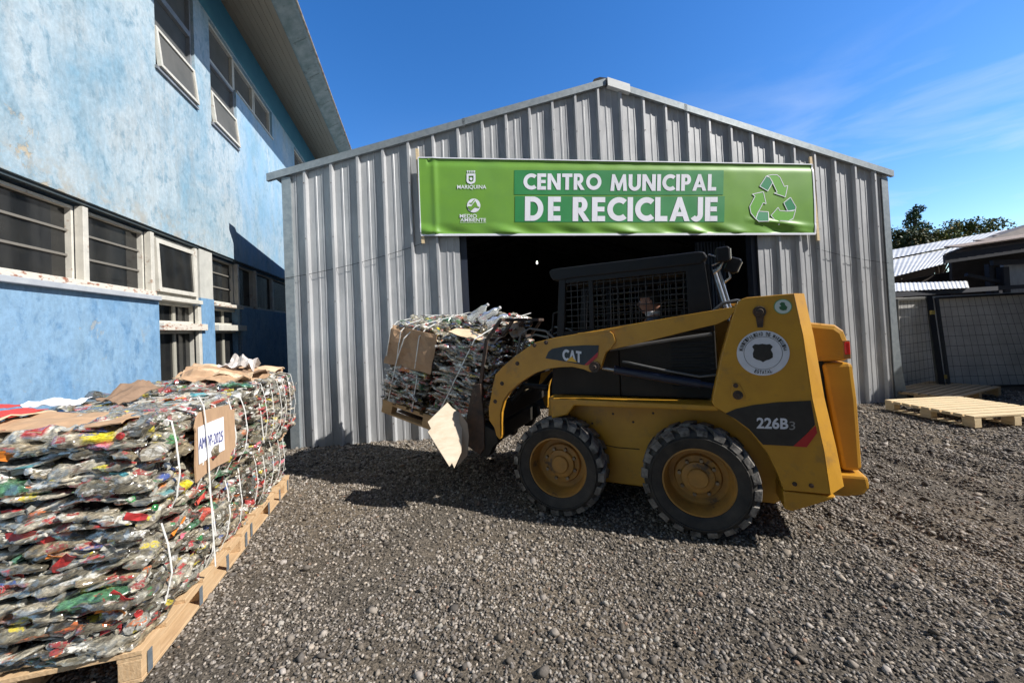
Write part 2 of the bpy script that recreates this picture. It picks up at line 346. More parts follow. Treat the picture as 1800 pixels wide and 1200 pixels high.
# ------------------------------------------------------------------ ground
def gh(x, y):
    """height of the yard: nearly level gravel with ruts and low heaps"""
    v = 0.030*math.sin(0.9*x+0.4*y+1.0)*math.sin(0.7*y-0.3*x)+0.022*noise.noise(Vector((x*0.8, y*0.8, 0.3)))+0.018*noise.noise(Vector((x*2.3, y*2.3, 5.3)))
    keep = 1.0
    for cx, cy, r in ((1.3, 2.8, .7), (.4, 3.25, .7), (-2.3, 2.3, .9), (-2.6, 3.5, .9), (1.6, 6.0, 1.1), (4.5, 6.35, .6), (-2.0, 5.6, .6), (1.9, 3.6, .6), (6.2, 5.4, 1.0), (7.6, 6.6, .9)):
        d = math.hypot(x-cx, y-cy)/r; keep *= min(1.0, (d*d)/(1+d*d)*1.25)
    rx = x+.12*y+.12*noise.noise(Vector((x*.6, y*.6, 3.3))); mk = min(1.0, max(0.0, (x-1.5)/.8))*min(1.0, max(0.0, (5.4-y)/.6))
    v += mk*(.020*math.sin(rx*11.5)+.012*math.sin(rx*23+1.3))*(.6+.8*noise.noise(Vector((x*1.1, y*.9, 8.8))))
    v += 0.04*math.exp(-(((x-2.6)/1.0)**2+((y-2.1)/.5)**2))
    return v*min(keep, 1.0)-0.012
def build_ground():
    xs = np.unique(np.concatenate([np.linspace(-300, -12, 12), np.linspace(-12, -4, 20), np.linspace(-4, 9, 200), np.linspace(9, 20, 30), np.linspace(20, 300, 12)]))
    ys = np.unique(np.concatenate([np.linspace(-300, -10, 12), np.linspace(-10, 1, 20), np.linspace(1, 8, 120), np.linspace(8, 25, 25), np.linspace(25, 300, 12)]))
    vs = []
    for y in ys:
        for x in xs: vs.append((x, y, gh(x, y) if (-12 < x < 20 and -10 < y < 25) else -0.012))
    nx = len(xs); fs = [(j*nx+i, j*nx+i+1, (j+1)*nx+i+1, (j+1)*nx+i) for j in range(len(ys)-1) for i in range(nx-1)]
    me = bpy.data.meshes.new('ground'); me.from_pydata(vs, [], fs); me.polygons.foreach_set('use_smooth', [True]*len(fs))
    m = bpy.data.materials.new('gravel_bed'); m.use_nodes = True; t = m.node_tree; p = t.nodes['Principled BSDF']; k = t.links.new
    tc = t.nodes.new('ShaderNodeTexCoord')
    v = t.nodes.new('ShaderNodeTexVoronoi'); v.inputs['Scale'].default_value = 120; k(tc.outputs['Object'], v.inputs['Vector'])
    bw = t.nodes.new('ShaderNodeRGBToBW'); k(v.outputs['Color'], bw.inputs[0])
    r = t.nodes.new('ShaderNodeValToRGB'); e = r.color_ramp.elements; e[0].position = 0.2; e[1].position = 0.85
    e[0].color = (0.05, 0.044, 0.037, 1); e[1].color = (0.22, 0.19, 0.155, 1); k(bw.outputs[0], r.inputs[0])
    n2 = t.nodes.new('ShaderNodeTexNoise'); n2.inputs['Scale'].default_value = 0.7; n2.inputs['Detail'].default_value = 6; k(tc.outputs['Object'], n2.inputs['Vector'])
    r2 = t.nodes.new('ShaderNodeValToRGB'); r2.color_ramp.elements[0].position = 0.4; r2.color_ramp.elements[1].position = 0.62
    r2.color_ramp.elements[0].color = (0.85, 0.84, 0.82, 1); r2.color_ramp.elements[1].color = (1.2, 1.12, 1.0, 1); k(n2.outputs['Fac'], r2.inputs[0])
    x = t.nodes.new('ShaderNodeMixRGB'); x.blend_type = 'MULTIPLY'; x.inputs[0].default_value = 1
    k(r.outputs[0], x.inputs['Color1']); k(r2.outputs[0], x.inputs['Color2']); k(x.outputs[0], p.inputs['Base Color'])
    p.inputs['Roughness'].default_value = 0.95; p.inputs['Specular IOR Level'].default_value = 0.2
    b = t.nodes.new('ShaderNodeBump'); b.inputs['Strength'].default_value = 1.0; b.inputs['Distance'].default_value = 0.012
    nb = t.nodes.new('ShaderNodeTexNoise'); nb.inputs['Scale'].default_value = 60; nb.inputs['Detail'].default_value = 9; nb.inputs['Roughness'].default_value = .75; k(tc.outputs['Object'], nb.inputs['Vector']); k(nb.outputs['Fac'], b.inputs['Height']); k(b.outputs[0], p.inputs['Normal'])
    me.materials.append(m); o = bpy.data.objects.new('ground', me); COL.objects.link(o); structure(o)
build_ground()

def build_skylight_blocker():  # unseen bank added behind the camera to block skylight and darken the fill
    m = mat('skylight_blocker_green', (0.030, 0.045, 0.020), (0.055, 0.065, 0.03), rough=.95, scale=.15, bump=.6, bscale=.8)
    n, k = 72, 8; vs = []
    for j in range(k+1):
        for i in range(n+1):
            a = rad(190+i*(350-190)/n); r = 26+j*5.0; e = math.sin(math.pi*min(1, (i/n)*1.0))**.5
            z = (j/k)**.8*(19+4*noise.noise(Vector((math.cos(a)*3, math.sin(a)*3, 1)))+2*noise.noise(Vector((math.cos(a)*9, math.sin(a)*9, 4))))*e+1.2*noise.noise(Vector((i*.7, j*.9, 2)))*(j > 0)
            vs.append((r*math.cos(a), r*math.sin(a), z-.1))
    me = bpy.data.meshes.new('skylight_blocker'); me.from_pydata(vs, [], [(j*(n+1)+i, j*(n+1)+i+1, (j+1)*(n+1)+i+1, (j+1)*(n+1)+i) for j in range(k) for i in range(n)])
    me.materials.append(m); o = bpy.data.objects.new('skylight_blocker', me); COL.objects.link(o); structure(o)
build_skylight_blocker()
ICO_V = None
def ico():
    bm = bmesh.new(); bmesh.ops.create_icosphere(bm, subdivisions=1, radius=1.0)
    v = np.array([w.co[:] for w in bm.verts]); f = np.array([[w.index for w in q.verts] for q in bm.faces]); bm.free(); return v, f
def scatter_stones(name, pts, sizes, tints, m):
    v, f = ico(); n = len(pts); nv = len(v)
    q = RNG.normal(size=(n, 4)); q /= np.linalg.norm(q, axis=1)[:, None]; w, x, y, z = q.T
    R = np.empty((n, 3, 3))
    R[:, 0, 0] = 1-2*(y*y+z*z); R[:, 0, 1] = 2*(x*y-z*w); R[:, 0, 2] = 2*(x*z+y*w)
    R[:, 1, 0] = 2*(x*y+z*w); R[:, 1, 1] = 1-2*(x*x+z*z); R[:, 1, 2] = 2*(y*z-x*w)
    R[:, 2, 0] = 2*(x*z-y*w); R[:, 2, 1] = 2*(y*z+x*w); R[:, 2, 2] = 1-2*(x*x+y*y)
    sc = sizes[:, None]*RNG.uniform(0.5, 1.35, size=(n, 3))
    V = v[None]*(1+RNG.uniform(-0.36, 0.36, size=(n, nv, 1)))
    V = np.einsum('nij,nkj->nki', R, V*sc[:, None, :]); V[:, :, 2] *= 0.75; V += pts[:, None, :]
    F = (f[None]+(np.arange(n)*nv)[:, None, None]).reshape(-1, 3)
    me = bpy.data.meshes.new(name); me.vertices.add(n*nv); me.vertices.foreach_set('co', V.reshape(-1).astype(np.float32))
    me.loops.add(F.size); me.loops.foreach_set('vertex_index', F.reshape(-1).astype(np.int32))
    me.polygons.add(len(F)); me.polygons.foreach_set('loop_start', (np.arange(len(F))*3).astype(np.int32))
    a = me.attributes.new('tint', 'FLOAT_COLOR', 'POINT'); c = np.ones((n, nv, 4), np.float32); c[:, :, :3] = tints[:, None, :]
    a.data.foreach_set('color', c.reshape(-1)); me.materials.append(m); me.update(calc_edges=True); me.validate()
    o = bpy.data.objects.new(name, me); COL.objects.link(o); return o
def build_gravel():
    P = []; S = []
    for (y0, y1, dens, r0, r1) in ((1.25, 2.6, 4400, .005, .0112), (2.6, 4.2, 3000, .0065, .0130), (4.2, 7.6, 1250, .0095, .017)):
        xa, xb = -1.4*y1-.2, 1.36*y1+.4
        n = int((xb-xa)*(y1-y0)*dens); x = RNG.uniform(xa, xb, n); y = RNG.uniform(y0, y1, n)
        k = (np.abs(x) < 1.42*y+.3) & (x > -2.6-.245*y) & (x < 9.0)
        fac = (x+3.16)*(-.111)+(y-5.493)*.994          # distance behind the warehouse front
        k &= (fac < 0.15) | (x > 6.5) | ((x > -.6) & (x < 4.2) & (fac < 1.2))
        dirt = np.array([noise.noise(Vector((a*.7+3, b*.7, 2.7)))+.5*noise.noise(Vector((a*2.1, b*1.6, 7.7))) for a, b in zip(x, y)])
        k &= (dirt < .22) | (RNG.random(n) < .45)
        x = x[k]; y = y[k]; s = RNG.uniform(r0, r1, len(x))*np.where(RNG.random(len(x)) < .028, RNG.uniform(1.4, 2.4, len(x)), 1.0)
        P.append(np.stack([x, y], 1)); S.append(s)
    P = np.concatenate(P); S = np.concatenate(S)
    z = np.array([gh(a, b) for a, b in P])+S*RNG.uniform(-.15, .55, len(S))
    g = RNG.beta(1.3, 2.6, len(S))
    t = 0.04+0.42*g; patch = np.array([noise.noise(Vector((a*.55, b*.55, 9.1))) for a, b in P])
    t = t*.88*(1+.25*patch); warm = RNG.uniform(0, 1, len(S))
    T = np.stack([t*(1.05+.08*warm), t*(0.95+.01*warm), t*(0.86-.09*warm)], 1)
    pale = RNG.random(len(S)) < .06; T[pale] = T[pale]*.4+np.array([.42, .39, .34])*.6
    brn = RNG.random(len(S)) < .012; T[brn] = [.22, .15, .11]
    o = scatter_stones('gravel', np.column_stack([P, z]), S, T, STONE); o['kind'] = 'stuff'
build_gravel()

# ------------------------------------------------------------------ corrugated warehouse
SA = np.array([-3.16, 5.493, 0.0]); SD = np.array([0.994, 0.111, 0.0]); SD /= np.linalg.norm(SD); SN = np.array([SD[1], -SD[0], 0.0])   # SN points to the yard
ang_s = math.atan2(SD[1], SD[0])
def sp(s, off, z): return SA+SD*s+SN*off+np.array([0, 0, z])
def shp(px, py, off=0.0): return hit(px, py, SA+SN*off, SN)
WID = 9.70; RID = 4.82; HE = 3.88; HR = 5.30
def roofz(s): return HE+(HR-HE)*(s/RID if s < RID else (WID-s)/(WID-RID))
DL, DR, DT = 2.445, 7.29, 3.15
def profile(s0, s1, ph=0.284, per=0.368):
    pts = [(s0, 0.0)]
    k = math.floor((s0-ph)/per)-1
    prof = [(-.034, 0), (-.022, .058), (.010, .058), (.030, 0), (.115, 0), (.122, .006), (.142, .006), (.149, 0), (.208, 0), (.215, .006), (.235, .006), (.242, 0)]
    while True:
        b = ph+k*per
        if b-.04 > s1: break
        for d, h in prof:
            s = b+d
            if s0+.004 < s < s1-.004: pts.append((s, h))
        k += 1
    pts.append((s1, 0.0)); return pts
def ribbed(mb, s0, s1, zlo, zhi, rows=9, seed=1.0, place=None, amp=1.0, ph=0.284):
    pr = profile(s0, s1, ph); vs = []; nr = rows
    for j in range(nr+1):
        for (s, h) in pr:
            z = zlo(s)+(zhi(s)-zlo(s))*j/nr
            w = amp*0.006*noise.noise(Vector((s*1.7, z*1.1, seed)))+amp*0.004*noise.noise(Vector((s*5, z*2.3, seed+4)))
            ds = amp*0.010*noise.noise(Vector((round((s-.284)/.368)*3.7, z*.55, seed+9)))
            vs.append(place(s+ds, 0.012+h+w, z))
    n = len(pr); fs = [[j*n+i, j*n+i+1, (j+1)*n+i+1, (j+1)*n+i] for j in range(nr) for i in range(n-1)]
    mb.add(vs, fs, 0, False)
wh = thing('metal_warehouse', 'grey corrugated metal warehouse with gabled roof and wide dark open doorway', 'warehouse', tuple(SA))
WI = Matrix.Translation(-Vector(SA))
def wbuild(mb, name, m, parent=wh, bevel=0.0, fixn=True):
    mb.v = [tuple(np.array(v)-SA) for v in mb.v]; return mb.build(name, m, parent, bevel, fixn=fixn)
mb = MB(); zero = lambda s: -0.04
ribbed(mb, 0.0, DL, zero, roofz, 12, 1, sp); ribbed(mb, DR, WID, zero, roofz, 12, 2, sp)
ribbed(mb, DL, DR, lambda s: DT, roofz, 7, 3, sp)
front = wbuild(mb, 'front_wall', GALV, fixn=False)
mb = MB()
for k in range(27):
    s_ = .284+.368*k-.006
    for z in (.25, 1.15, 2.05, 2.95, 3.75, 4.55):
        if z > roofz(s_)-.15 or (DL-.1 < s_ < DR+.1 and z < DT+.02): continue
        p = sp(s_+random.uniform(-.006, .006), .0705, z+random.uniform(-.02, .02)); mb.box(tuple(p), (.013, .006, .013), Matrix.Rotation(ang_s, 3, 'Z'))
o = wbuild(mb, 'screws', mat('screw_heads', (.30, .30, .30), (.16, .12, .09), rough=.5, metal=.5, scale=30)); o['kind'] = 'stuff'
for z0 in (1.15, 2.55):                                                # sheet laps
    pass
DEP = 14.0
mb = MB()
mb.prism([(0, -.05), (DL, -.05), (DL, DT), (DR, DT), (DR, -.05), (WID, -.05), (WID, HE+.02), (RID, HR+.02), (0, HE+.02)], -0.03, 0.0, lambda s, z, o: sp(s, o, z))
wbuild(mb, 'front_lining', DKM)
mb = MB()
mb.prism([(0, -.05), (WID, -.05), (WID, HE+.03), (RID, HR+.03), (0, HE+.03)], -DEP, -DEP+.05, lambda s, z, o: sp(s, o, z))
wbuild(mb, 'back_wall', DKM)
for s in (0.0, WID):
    mb = MB(); sg = -1 if s == 0 else 1
    a, b = (s-.02, s+.03) if s == 0 else (s-.03, s+.02)
    mb.prism([(a, -.05), (b, -.05), (b, HE+.015), (a, HE+.015)], -DEP+.06, -0.04, lambda u, z, o: sp(u, o, z))
    wbuild(mb, 'side_wall', DKM)
    mb = MB(); n = 38
    for k in range(n):                                                # outer ribs of the side cladding
        o = -0.2-k*.368
        mb.prism([(s+sg*.021, -.03), (s+sg*.05, -.03), (s+sg*.05, HE-.06), (s+sg*.021, HE-.06)], o-.03, o+.03, lambda u, z, w: sp(u, w, z))
    wbuild(mb, 'side_ribs', GALV)
for sg in (0, 1):
    mb = MB()
    if sg == 0: a, b = (-.16, HE-.03), (RID, HR+.005)
    else: a, b = (RID, HR+.005), (WID+.16, HE-.03)
    mb.prism([(a[0], a[1]), (b[0], b[1]), (b[0], b[1]+.035), (a[0], a[1]+.035)], -DEP, .055, lambda u, z, o: sp(u, o, z))
    wbuild(mb, 'roof_sheet', mat('roof_sheet_metal', (0.42, 0.44, 0.46), (0.3, 0.31, 0.32), rough=0.5, metal=0.5, scale=2))
# rake trims (lapped lengths)
def trim(u0, u1, name, m, h=.085, out=.085, lift=0.0, th=0.012):
    mb = MB()
    z0, z1 = roofz(u0) if 0 <= u0 <= WID else (HE-(-u0 if u0 < 0 else u0-WID)*.293), roofz(u1) if 0 <= u1 <= WID else (HE-(-u1 if u1 < 0 else u1-WID)*.293)
    f = lambda u, z, o: sp(u, o, z)
    top = .05+lift
    mb.prism([(u0, z0+top-h), (u1, z1+top-h), (u1, z1+top), (u0, z0+top)], out-th, out, f)
    mb.prism([(u0, z0+top), (u1, z1+top), (u1, z1+top+th), (u0, z0+top+th)], -.10, out, f)
    mb.prism([(u0, z0+top-h-.006), (u1, z1+top-h-.006), (u1, z1+top-h), (u0, z0+top-h)], .03, out, f)
    return wbuild(mb, name, m)
trim(-.22, 2.6, 'rake_trim', GALT); trim(2.56, RID, 'rake_trim', GALT, lift=.004)
trim(RID+.02, 5.20, 'rake_trim', GALW, h=.11, out=.115, lift=.012); trim(5.12, 6.15, 'rake_trim', GALT, lift=.004); trim(6.1, WID+.12, 'rake_trim', GALT)
mb = MB()                                                             # black ridge vent
mb.prism([(RID-.19, HR+.05), (RID-.15, HR+.12), (RID-.05, HR+.155), (RID+.07, HR+.145), (RID+.16, HR+.11), (RID+.2, HR+.05)], -.8, -.02, lambda u, z, o: sp(u, o, z))
wbuild(mb, 'ridge_vent', BLK)
# corner trims
mb = MB(); mb.prism([(-.035, -.03), (.085, -.03), (.085, 3.84), (-.035, 3.84)], .005, .052, lambda u, z, o: sp(u, o, z)); wbuild(mb, 'corner_trim', GALT)
mb = MB(); vs = []                                                    # right corner trim, kicked out at the foot
zz = [-.03, .3, .6, 1.0, 1.6, 2.4, 3.2, 3.80]; ou = [.18, .10, .05, .02, .0, .0, .0, .0]; lo_ = [.05, .02, .01, 0, 0, 0, 0, 0]
for z, o in zip(zz, ou):
    for (a, d) in ((WID-.085, .05), (WID+.035+o*.4, .05+o*.2), (WID+.035+o, -.16), (WID+.02+o, -.16), (WID+.02+o*.4, .04+o*.2), (WID-.085, .04)): vs.append(sp(a, d, z))
mb.add(vs, [[j*6+k, j*6+(k+1) % 6, (j+1)*6+(k+1) % 6, (j+1)*6+k] for j in range(len(zz)-1) for k in range(6)]+[[0, 1, 2, 3, 4, 5], [42+k for k in range(6)]], 0)
wbuild(mb, 'corner_trim', GALT)
# doorway: dark steel posts and the leaf folded back inside on the right
for s, w in ((DL+.05, .1), (DR-.04, .08)):
    mb = MB(); mb.prism([(s-w/2, -.05), (s+w/2, -.05), (s+w/2, DT), (s-w/2, DT)], -.16, -.035, lambda u, z, o: sp(u, o, z)); wbuild(mb, 'door_post', mat('navy_steel', (0.02, 0.028, 0.05), (0.03, 0.035, 0.05), rough=0.45))
mb = MB(); q0 = 6.62
for k in range(9):
    u = q0+k*.06; mb.prism([(u, .03), (u+.034, .03), (u+.034, 2.9), (u, 2.9)], -.62-.02*(k % 2), -.59, lambda u_, z, o: sp(u_, o, z))
mb.prism([(q0-.01, .02), (q0+.56, .02), (q0+.56, 2.92), (q0-.01, 2.92)], -.66, -.645, lambda u_, z, o: sp(u_, o, z))
wbuild(mb, 'door_leaf', mat('blue_grey_sheet', (0.05, 0.075, 0.12), (0.04, 0.06, 0.1), rough=0.5, metal=0.4, scale=5))
mb = MB()                                                             # roof frames inside
for o in (-2.5, -5.0, -7.5, -10):
    for a, b in ((0.06, RID), (RID, WID-.06)):
        mb.prism([(a, roofz(a)-.28), (b, roofz(b)-.28), (b, roofz(b)-.12), (a, roofz(a)-.12)], o-.05, o+.05, lambda u, z, w: sp(u, w, z))
wbuild(mb, 'roof_truss', DKM)
mb = MB(); wf = np.array([0, 0, 0]);
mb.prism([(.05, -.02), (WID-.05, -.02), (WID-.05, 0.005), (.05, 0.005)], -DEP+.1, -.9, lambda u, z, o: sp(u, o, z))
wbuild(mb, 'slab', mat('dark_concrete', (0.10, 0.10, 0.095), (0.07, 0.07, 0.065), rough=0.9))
# lit lamp seen deep in the doorway
em = bpy.data.materials.new('lamp_glow'); em.use_nodes = True; ep = em.node_tree.nodes['Principled BSDF']
ep.inputs['Emission Color'].default_value = (1, 1, .92, 1); ep.inputs['Emission Strength'].default_value = 6.0
lp = hit(944, 462, sp(0, -6.0, 0), SN)
lamp = thing('hanging_lamp', 'small lit bulb hanging in the dark inside the warehouse', 'lamp', tuple(lp))
mb = MB(); mb.lathe([(0.001, -.035), (.015, -.028), (.024, -.01), (.022, .012), (.015, .035), (.012, .05)], 12, lambda a, b, c: (a, b, c)); mb.build('bulb', em, lamp)
mb = MB(); mb.tube([(0, 0, .05), (0, 0, .09)], .018, 8); ztop = roofz(float((lp-SA) @ SD))-.13-lp[2]
mb.tube([(0, 0, .09), (0, 0, ztop)], .004, 5); mb.build('cord', BLK, lamp)
# thin cable sagging across the cladding
def cable(name, a, b, sag, off, label, r=.0035):
    pa = shp(*a, off); pb = shp(*b, off); pts = [pa*(1-t)+pb*t-np.array([0, 0, 4*sag*t*(1-t)]) for t in np.linspace(0, 1, 14)]
    mb = MB(); mb.tube([tuple(p) for p in pts], r, 5); return tag(mb.build(name, BLK), label, 'cable')
cable('wall_cable', (494, 490), (742, 428), .05, .062, 'thin dark cable strung over the left part of the corrugated front')
cable('wall_cable', (1436, 437), (1562, 462), .03, .062, 'thin dark cable strung over the right end of the corrugated front')

# ------------------------------------------------------------------ banner
bn = thing('banner', 'long green banner with white lettering hung above the warehouse doorway', 'banner', tuple(sp(5.1, .07, 3.5)))
BC = [shp(740, 413, .112), shp(1433, 411, .112), shp(1428, 289, .112), shp(735, 277, .112)]
BO = sp(5.1, .07, 3.5)
def ban(u, v):
    p = (BC[0]*(1-u)+BC[1]*u)*(1-v)+(BC[3]*(1-u)+BC[2]*u)*v
    e = math.exp(-((v-.955)/.04)**2)*(.016 if u > .02 else 0)
    lowb = max(0.0, 1-v/.15)
    fold = (0.030*math.sin(u*31+math.sin(u*9)*2+v*9)+0.02*math.sin(u*67+v*14))*lowb*min(1, v/.03)
    x1 = (u-.95); crease = 0.028*math.exp(-((v-.10-(1-u)*.55)/.035)**2)*(1 if u > .8 else 0)*math.sin(min(1, max(0, (u-.8)/.2))*math.pi)
    body = 0.012*math.sin(u*7.0+1)*math.sin(v*3.1)+.003*noise.noise(Vector((u*26, v*4, 2)))*(1 if v > .22 else 1)
    vert = .012*math.exp(-((u-.035)/.006)**2)
    return p+SN*(fold+body+crease+vert-e)
def ban_uv(px, py):
    p = shp(px, py, .112); w = float(np.dot(BC[1]-BC[0], SD)); u = float(np.dot(p-BC[0], SD))/w
    zb = BC[0][2]*(1-u)+BC[1][2]*u; zt = BC[3][2]*(1-u)+BC[2][2]*u; return u, (p[2]-zb)/(zt-zb)
GRN = mat('banner_green', (0.155, 0.345, 0.045), (0.14, 0.31, 0.055), rough=0.45, scale=1.2, spec=0.4, c3=(0.17, 0.36, 0.045), s3=1.5, lo3=.45, hi3=.7)
mb = MB(); NU, NV = 320, 44
mb.add([ban(i/NU, j/NV)-BO for j in range(NV+1) for i in range(NU+1)], [[j*(NU+1)+i, j*(NU+1)+i+1, (j+1)*(NU+1)+i+1, (j+1)*(NU+1)+i] for j in range(NV) for i in range(NU)], 0, True)
o = mb.build('fabric', GRN, bn, fixn=False, sharp=80)
def bput(pts_uv, fs, mbx, off, mi=0):
    mbx.add([ban(u, v)+SN*off-BO for u, v in pts_uv], fs, mi, True)
def bgrid(x0, y0, x1, y1, mbx, off, mi=0, nu=60, nv=8):
    a = ban_uv(x0, y1); b = ban_uv(x1, y1); c = ban_uv(x1, y0); d = ban_uv(x0, y0)
    P = [((a[0]*(1-u)+b[0]*u)*(1-v)+(d[0]*(1-u)+c[0]*u)*v, (a[1]*(1-u)+b[1]*u)*(1-v)+(d[1]*(1-u)+c[1]*u)*v) for v in np.linspace(0, 1, nv+1) for u in np.linspace(0, 1, nu+1)]
    bput(P, [[j*(nu+1)+i, j*(nu+1)+i+1, (j+1)*(nu+1)+i+1, (j+1)*(nu+1)+i] for j in range(nv) for i in range(nu)], mbx, off, mi)
DG = mat('banner_dark_green', (0.022, 0.22, 0.065), (0.028, 0.25, 0.075), rough=0.45, scale=2)
LG = mat('banner_light_green', (0.13, 0.40, 0.04), rough=0.45)
BW = mat('banner_white', (0.78, 0.80, 0.88), (0.74, 0.76, 0.84), rough=0.5, scale=3)
mb = MB(); bgrid(903, 299.5, 1270, 342.5, mb, .004, nu=120); bgrid(904.5, 345, 1272.5, 390.5, mb, .004, nu=120); mb.build('lettering_panel', DG, bn, fixn=False)
def btext(txt, x0, y0, x1, y1, mbx, bold, off=.007, spacing=1.0, y0r=None, y1r=None):
    y0r = y0 if y0r is None else y0r; y1r = y1 if y1r is None else y1r
    a = ban_uv(x0, y1); b = ban_uv(x1, y1r); c = ban_uv(x1, y0r); d = ban_uv(x0, y0)
    vs, fs = text_polys(txt, bold, spacing); xs = [v[0] for v in vs]; ys = [v[1] for v in vs]; X0, X1, Y0, Y1 = min(xs), max(xs), min(ys), max(ys)
    P = []
    for v in vs:
        u = (v[0]-X0)/(X1-X0); w = (v[1]-Y0)/(Y1-Y0)
        P.append(((a[0]*(1-u)+b[0]*u)*(1-w)+(d[0]*(1-u)+c[0]*u)*w, (a[1]*(1-u)+b[1]*u)*(1-w)+(d[1]*(1-u)+c[1]*u)*w))
    bput(P, fs, mbx, off)
mb = MB()
def hbtext(txt, x0, y0, x1, y1, mbx, off=.0075, gap=.09):
    a = ban_uv(x0, y1); b = ban_uv(x1, y1); c = ban_uv(x1, y0); d = ban_uv(x0, y0)
    for k, p in heavy(txt, gap):
        bput([((a[0]*(1-u)+b[0]*u)*(1-w)+(d[0]*(1-u)+c[0]*u)*w, (a[1]*(1-u)+b[1]*u)*(1-w)+(d[1]*(1-u)+c[1]*u)*w) for u, w in p], [list(range(len(p)))], mbx, off+.0004*k)
hbtext('CENTRO', 919, 305.5, 1056, 334, mb); hbtext('MUNICIPAL', 1072, 306.5, 1257, 335.5, mb)
hbtext('DE', 922, 346, 985, 388.5, mb, gap=.2); hbtext('RECICLAJE', 1006, 346.5, 1260, 389, mb)
mb.build('lettering', BW, bn, fixn=False)
mb = MB()
btext('MARIQUINA', 803, 326, 854, 334, mb, .012); mb.build('logo_caption', BW, bn, fixn=False); mb = MB(); btext('MEDIO', 808, 377, 838, 383.5, mb, .012); btext('AMBIENTE', 809, 384, 854, 390, mb, .012)
btext('MUNICIPALIDAD DE MARIQUINA', 809, 391, 854, 392.5, mb, .0)
def bpoly(pts, mbx, off=.007, ox=780, oy=290, s=10.908, mi=0):
    P = [ban_uv(ox+x/s, oy+y/s) for x, y in pts]; bput(P, [list(range(len(P)))], mbx, off, mi)
# crest: shield ring, crown
def ring(outer, inner, mbx, off=.007, **k):
    n = len(outer); P = [ban_uv(780+x/10.908, 290+y/10.908) for x, y in outer+inner]
    bput(P, [[i, (i+1) % n, n+(i+1) % n, n+i] for i in range(n)], mbx, off)
mb.build('logo_caption', BW, bn, fixn=False); mb = MB()
so_ = [(430, 175), (598, 175), (600, 320), (580, 355), (516, 378), (450, 355), (430, 320)]
si_ = [(468, 215), (562, 215), (562, 300), (548, 325), (516, 338), (484, 325), (468, 300)]
ring(so_, si_, mb)
for cx in (445, 480, 515, 550, 582): bpoly([(cx-10, 112), (cx+10, 112), (cx+8, 160), (cx-8, 160)], mb, .006)
mb.build('crest_logo', BW, bn, fixn=False); mb = MB()
bpoly([(516+26*math.cos(a), 275+30*math.sin(a)) for a in np.linspace(0, 2*math.pi, 12, endpoint=False)], mb)
mb.build('crest_centre', BW, bn, fixn=False); mb = MB()
# leaf-and-bird disc
bpoly([(570+128*math.cos(a), 785+132*math.sin(a)) for a in np.linspace(0, 2*math.pi, 36, endpoint=False)], mb, .006)
mb.build('round_logo', BW, bn, fixn=False)
mb = MB()
bpoly([(575, 675), (600, 675), (560, 720), (540, 760), (490, 745), (480, 735), (520, 735)], mb, .010)
bpoly([(600, 700), (625, 745), (640, 790), (690, 825), (655, 832), (600, 815), (560, 850), (520, 890), (470, 840), (450, 800), (530, 800), (560, 750)], mb, .010)
mb.build('logo_bird', GRN, bn, fixn=False)
k6 = dict(ox=1080, oy=260, s=4.737)
darkp = [[(1250, 238), (1198, 322), (1265, 362), (1305, 290), (1280, 250)], [(1190, 530), (1272, 535), (1270, 615), (1190, 615), (1168, 592), (1180, 555)], [(1452, 415), (1398, 460), (1432, 528), (1495, 520), (1500, 495)]]
lightp = [[(1255, 235), (1300, 226), (1340, 228), (1365, 250), (1400, 325), (1428, 318), (1410, 412), (1318, 380), (1342, 372), (1304, 292), (1280, 250)],
          [(1228, 368), (1252, 468), (1228, 460), (1186, 545), (1168, 595), (1130, 545), (1118, 490), (1160, 405), (1138, 388)],
          [(1498, 518), (1480, 590), (1440, 612), (1365, 610), (1362, 642), (1295, 565), (1352, 498), (1365, 525), (1432, 530), (1470, 528)]]
for p in darkp:
    mb = MB(); bpoly(p, mb, .006, **k6)
    mb.build('recycling_arrow_fold', mat('banner_fold_green', (0.015, 0.24, 0.10), rough=0.45), bn, fixn=False)
for p in lightp:
    mb = MB(); bpoly(p, mb, .006, **k6)
    mb.build('recycling_arrow', LG, bn, fixn=False)
mb = MB()
for p in darkp+lightp:
    n = len(p)
    for i in range(n):
        (x0, y0), (x1, y1) = p[i], p[(i+1) % n]; A_ = ban(*ban_uv(1080+x0/4.737, 260+y0/4.737))+SN*.0075-BO; B_ = ban(*ban_uv(1080+x1/4.737, 260+y1/4.737))+SN*.0075-BO
        mb.bar(A_, B_, .011, .001, up=tuple(SN))
mb.build('recycling_outline', BW, bn)
mb = MB()                                                             # white hem and the battens behind
for (u0, v0, u1, v1, w) in ((0, 0, 1, 0, .032), (1, 0, 1, 1, .028), (0, 1, 1, 1, .016), (0, 0, 0, 1, .012)):
    n = 60
    for i in range(n):
        a, b = i/n, (i+1)/n
        A_ = ban(u0+(u1-u0)*a, v0+(v1-v0)*a)-BO+SN*.004; B_ = ban(u0+(u1-u0)*b, v0+(v1-v0)*b)-BO+SN*.004
        mb.bar(A_, B_, w, .006, up=tuple(SN))
mb.build('hem', BW, bn)
for sgn, pts in ((0, ((733, 262), (744, 428))), (1, ((1424, 276), (1438, 423)))):
    mb = MB(); A_ = shp(*pts[0], .086)-BO; B_ = shp(*pts[1], .086)-BO; mb.bar(A_, B_, .045, .026, up=tuple(SN)); mb.build('batten', WOODN, bn)

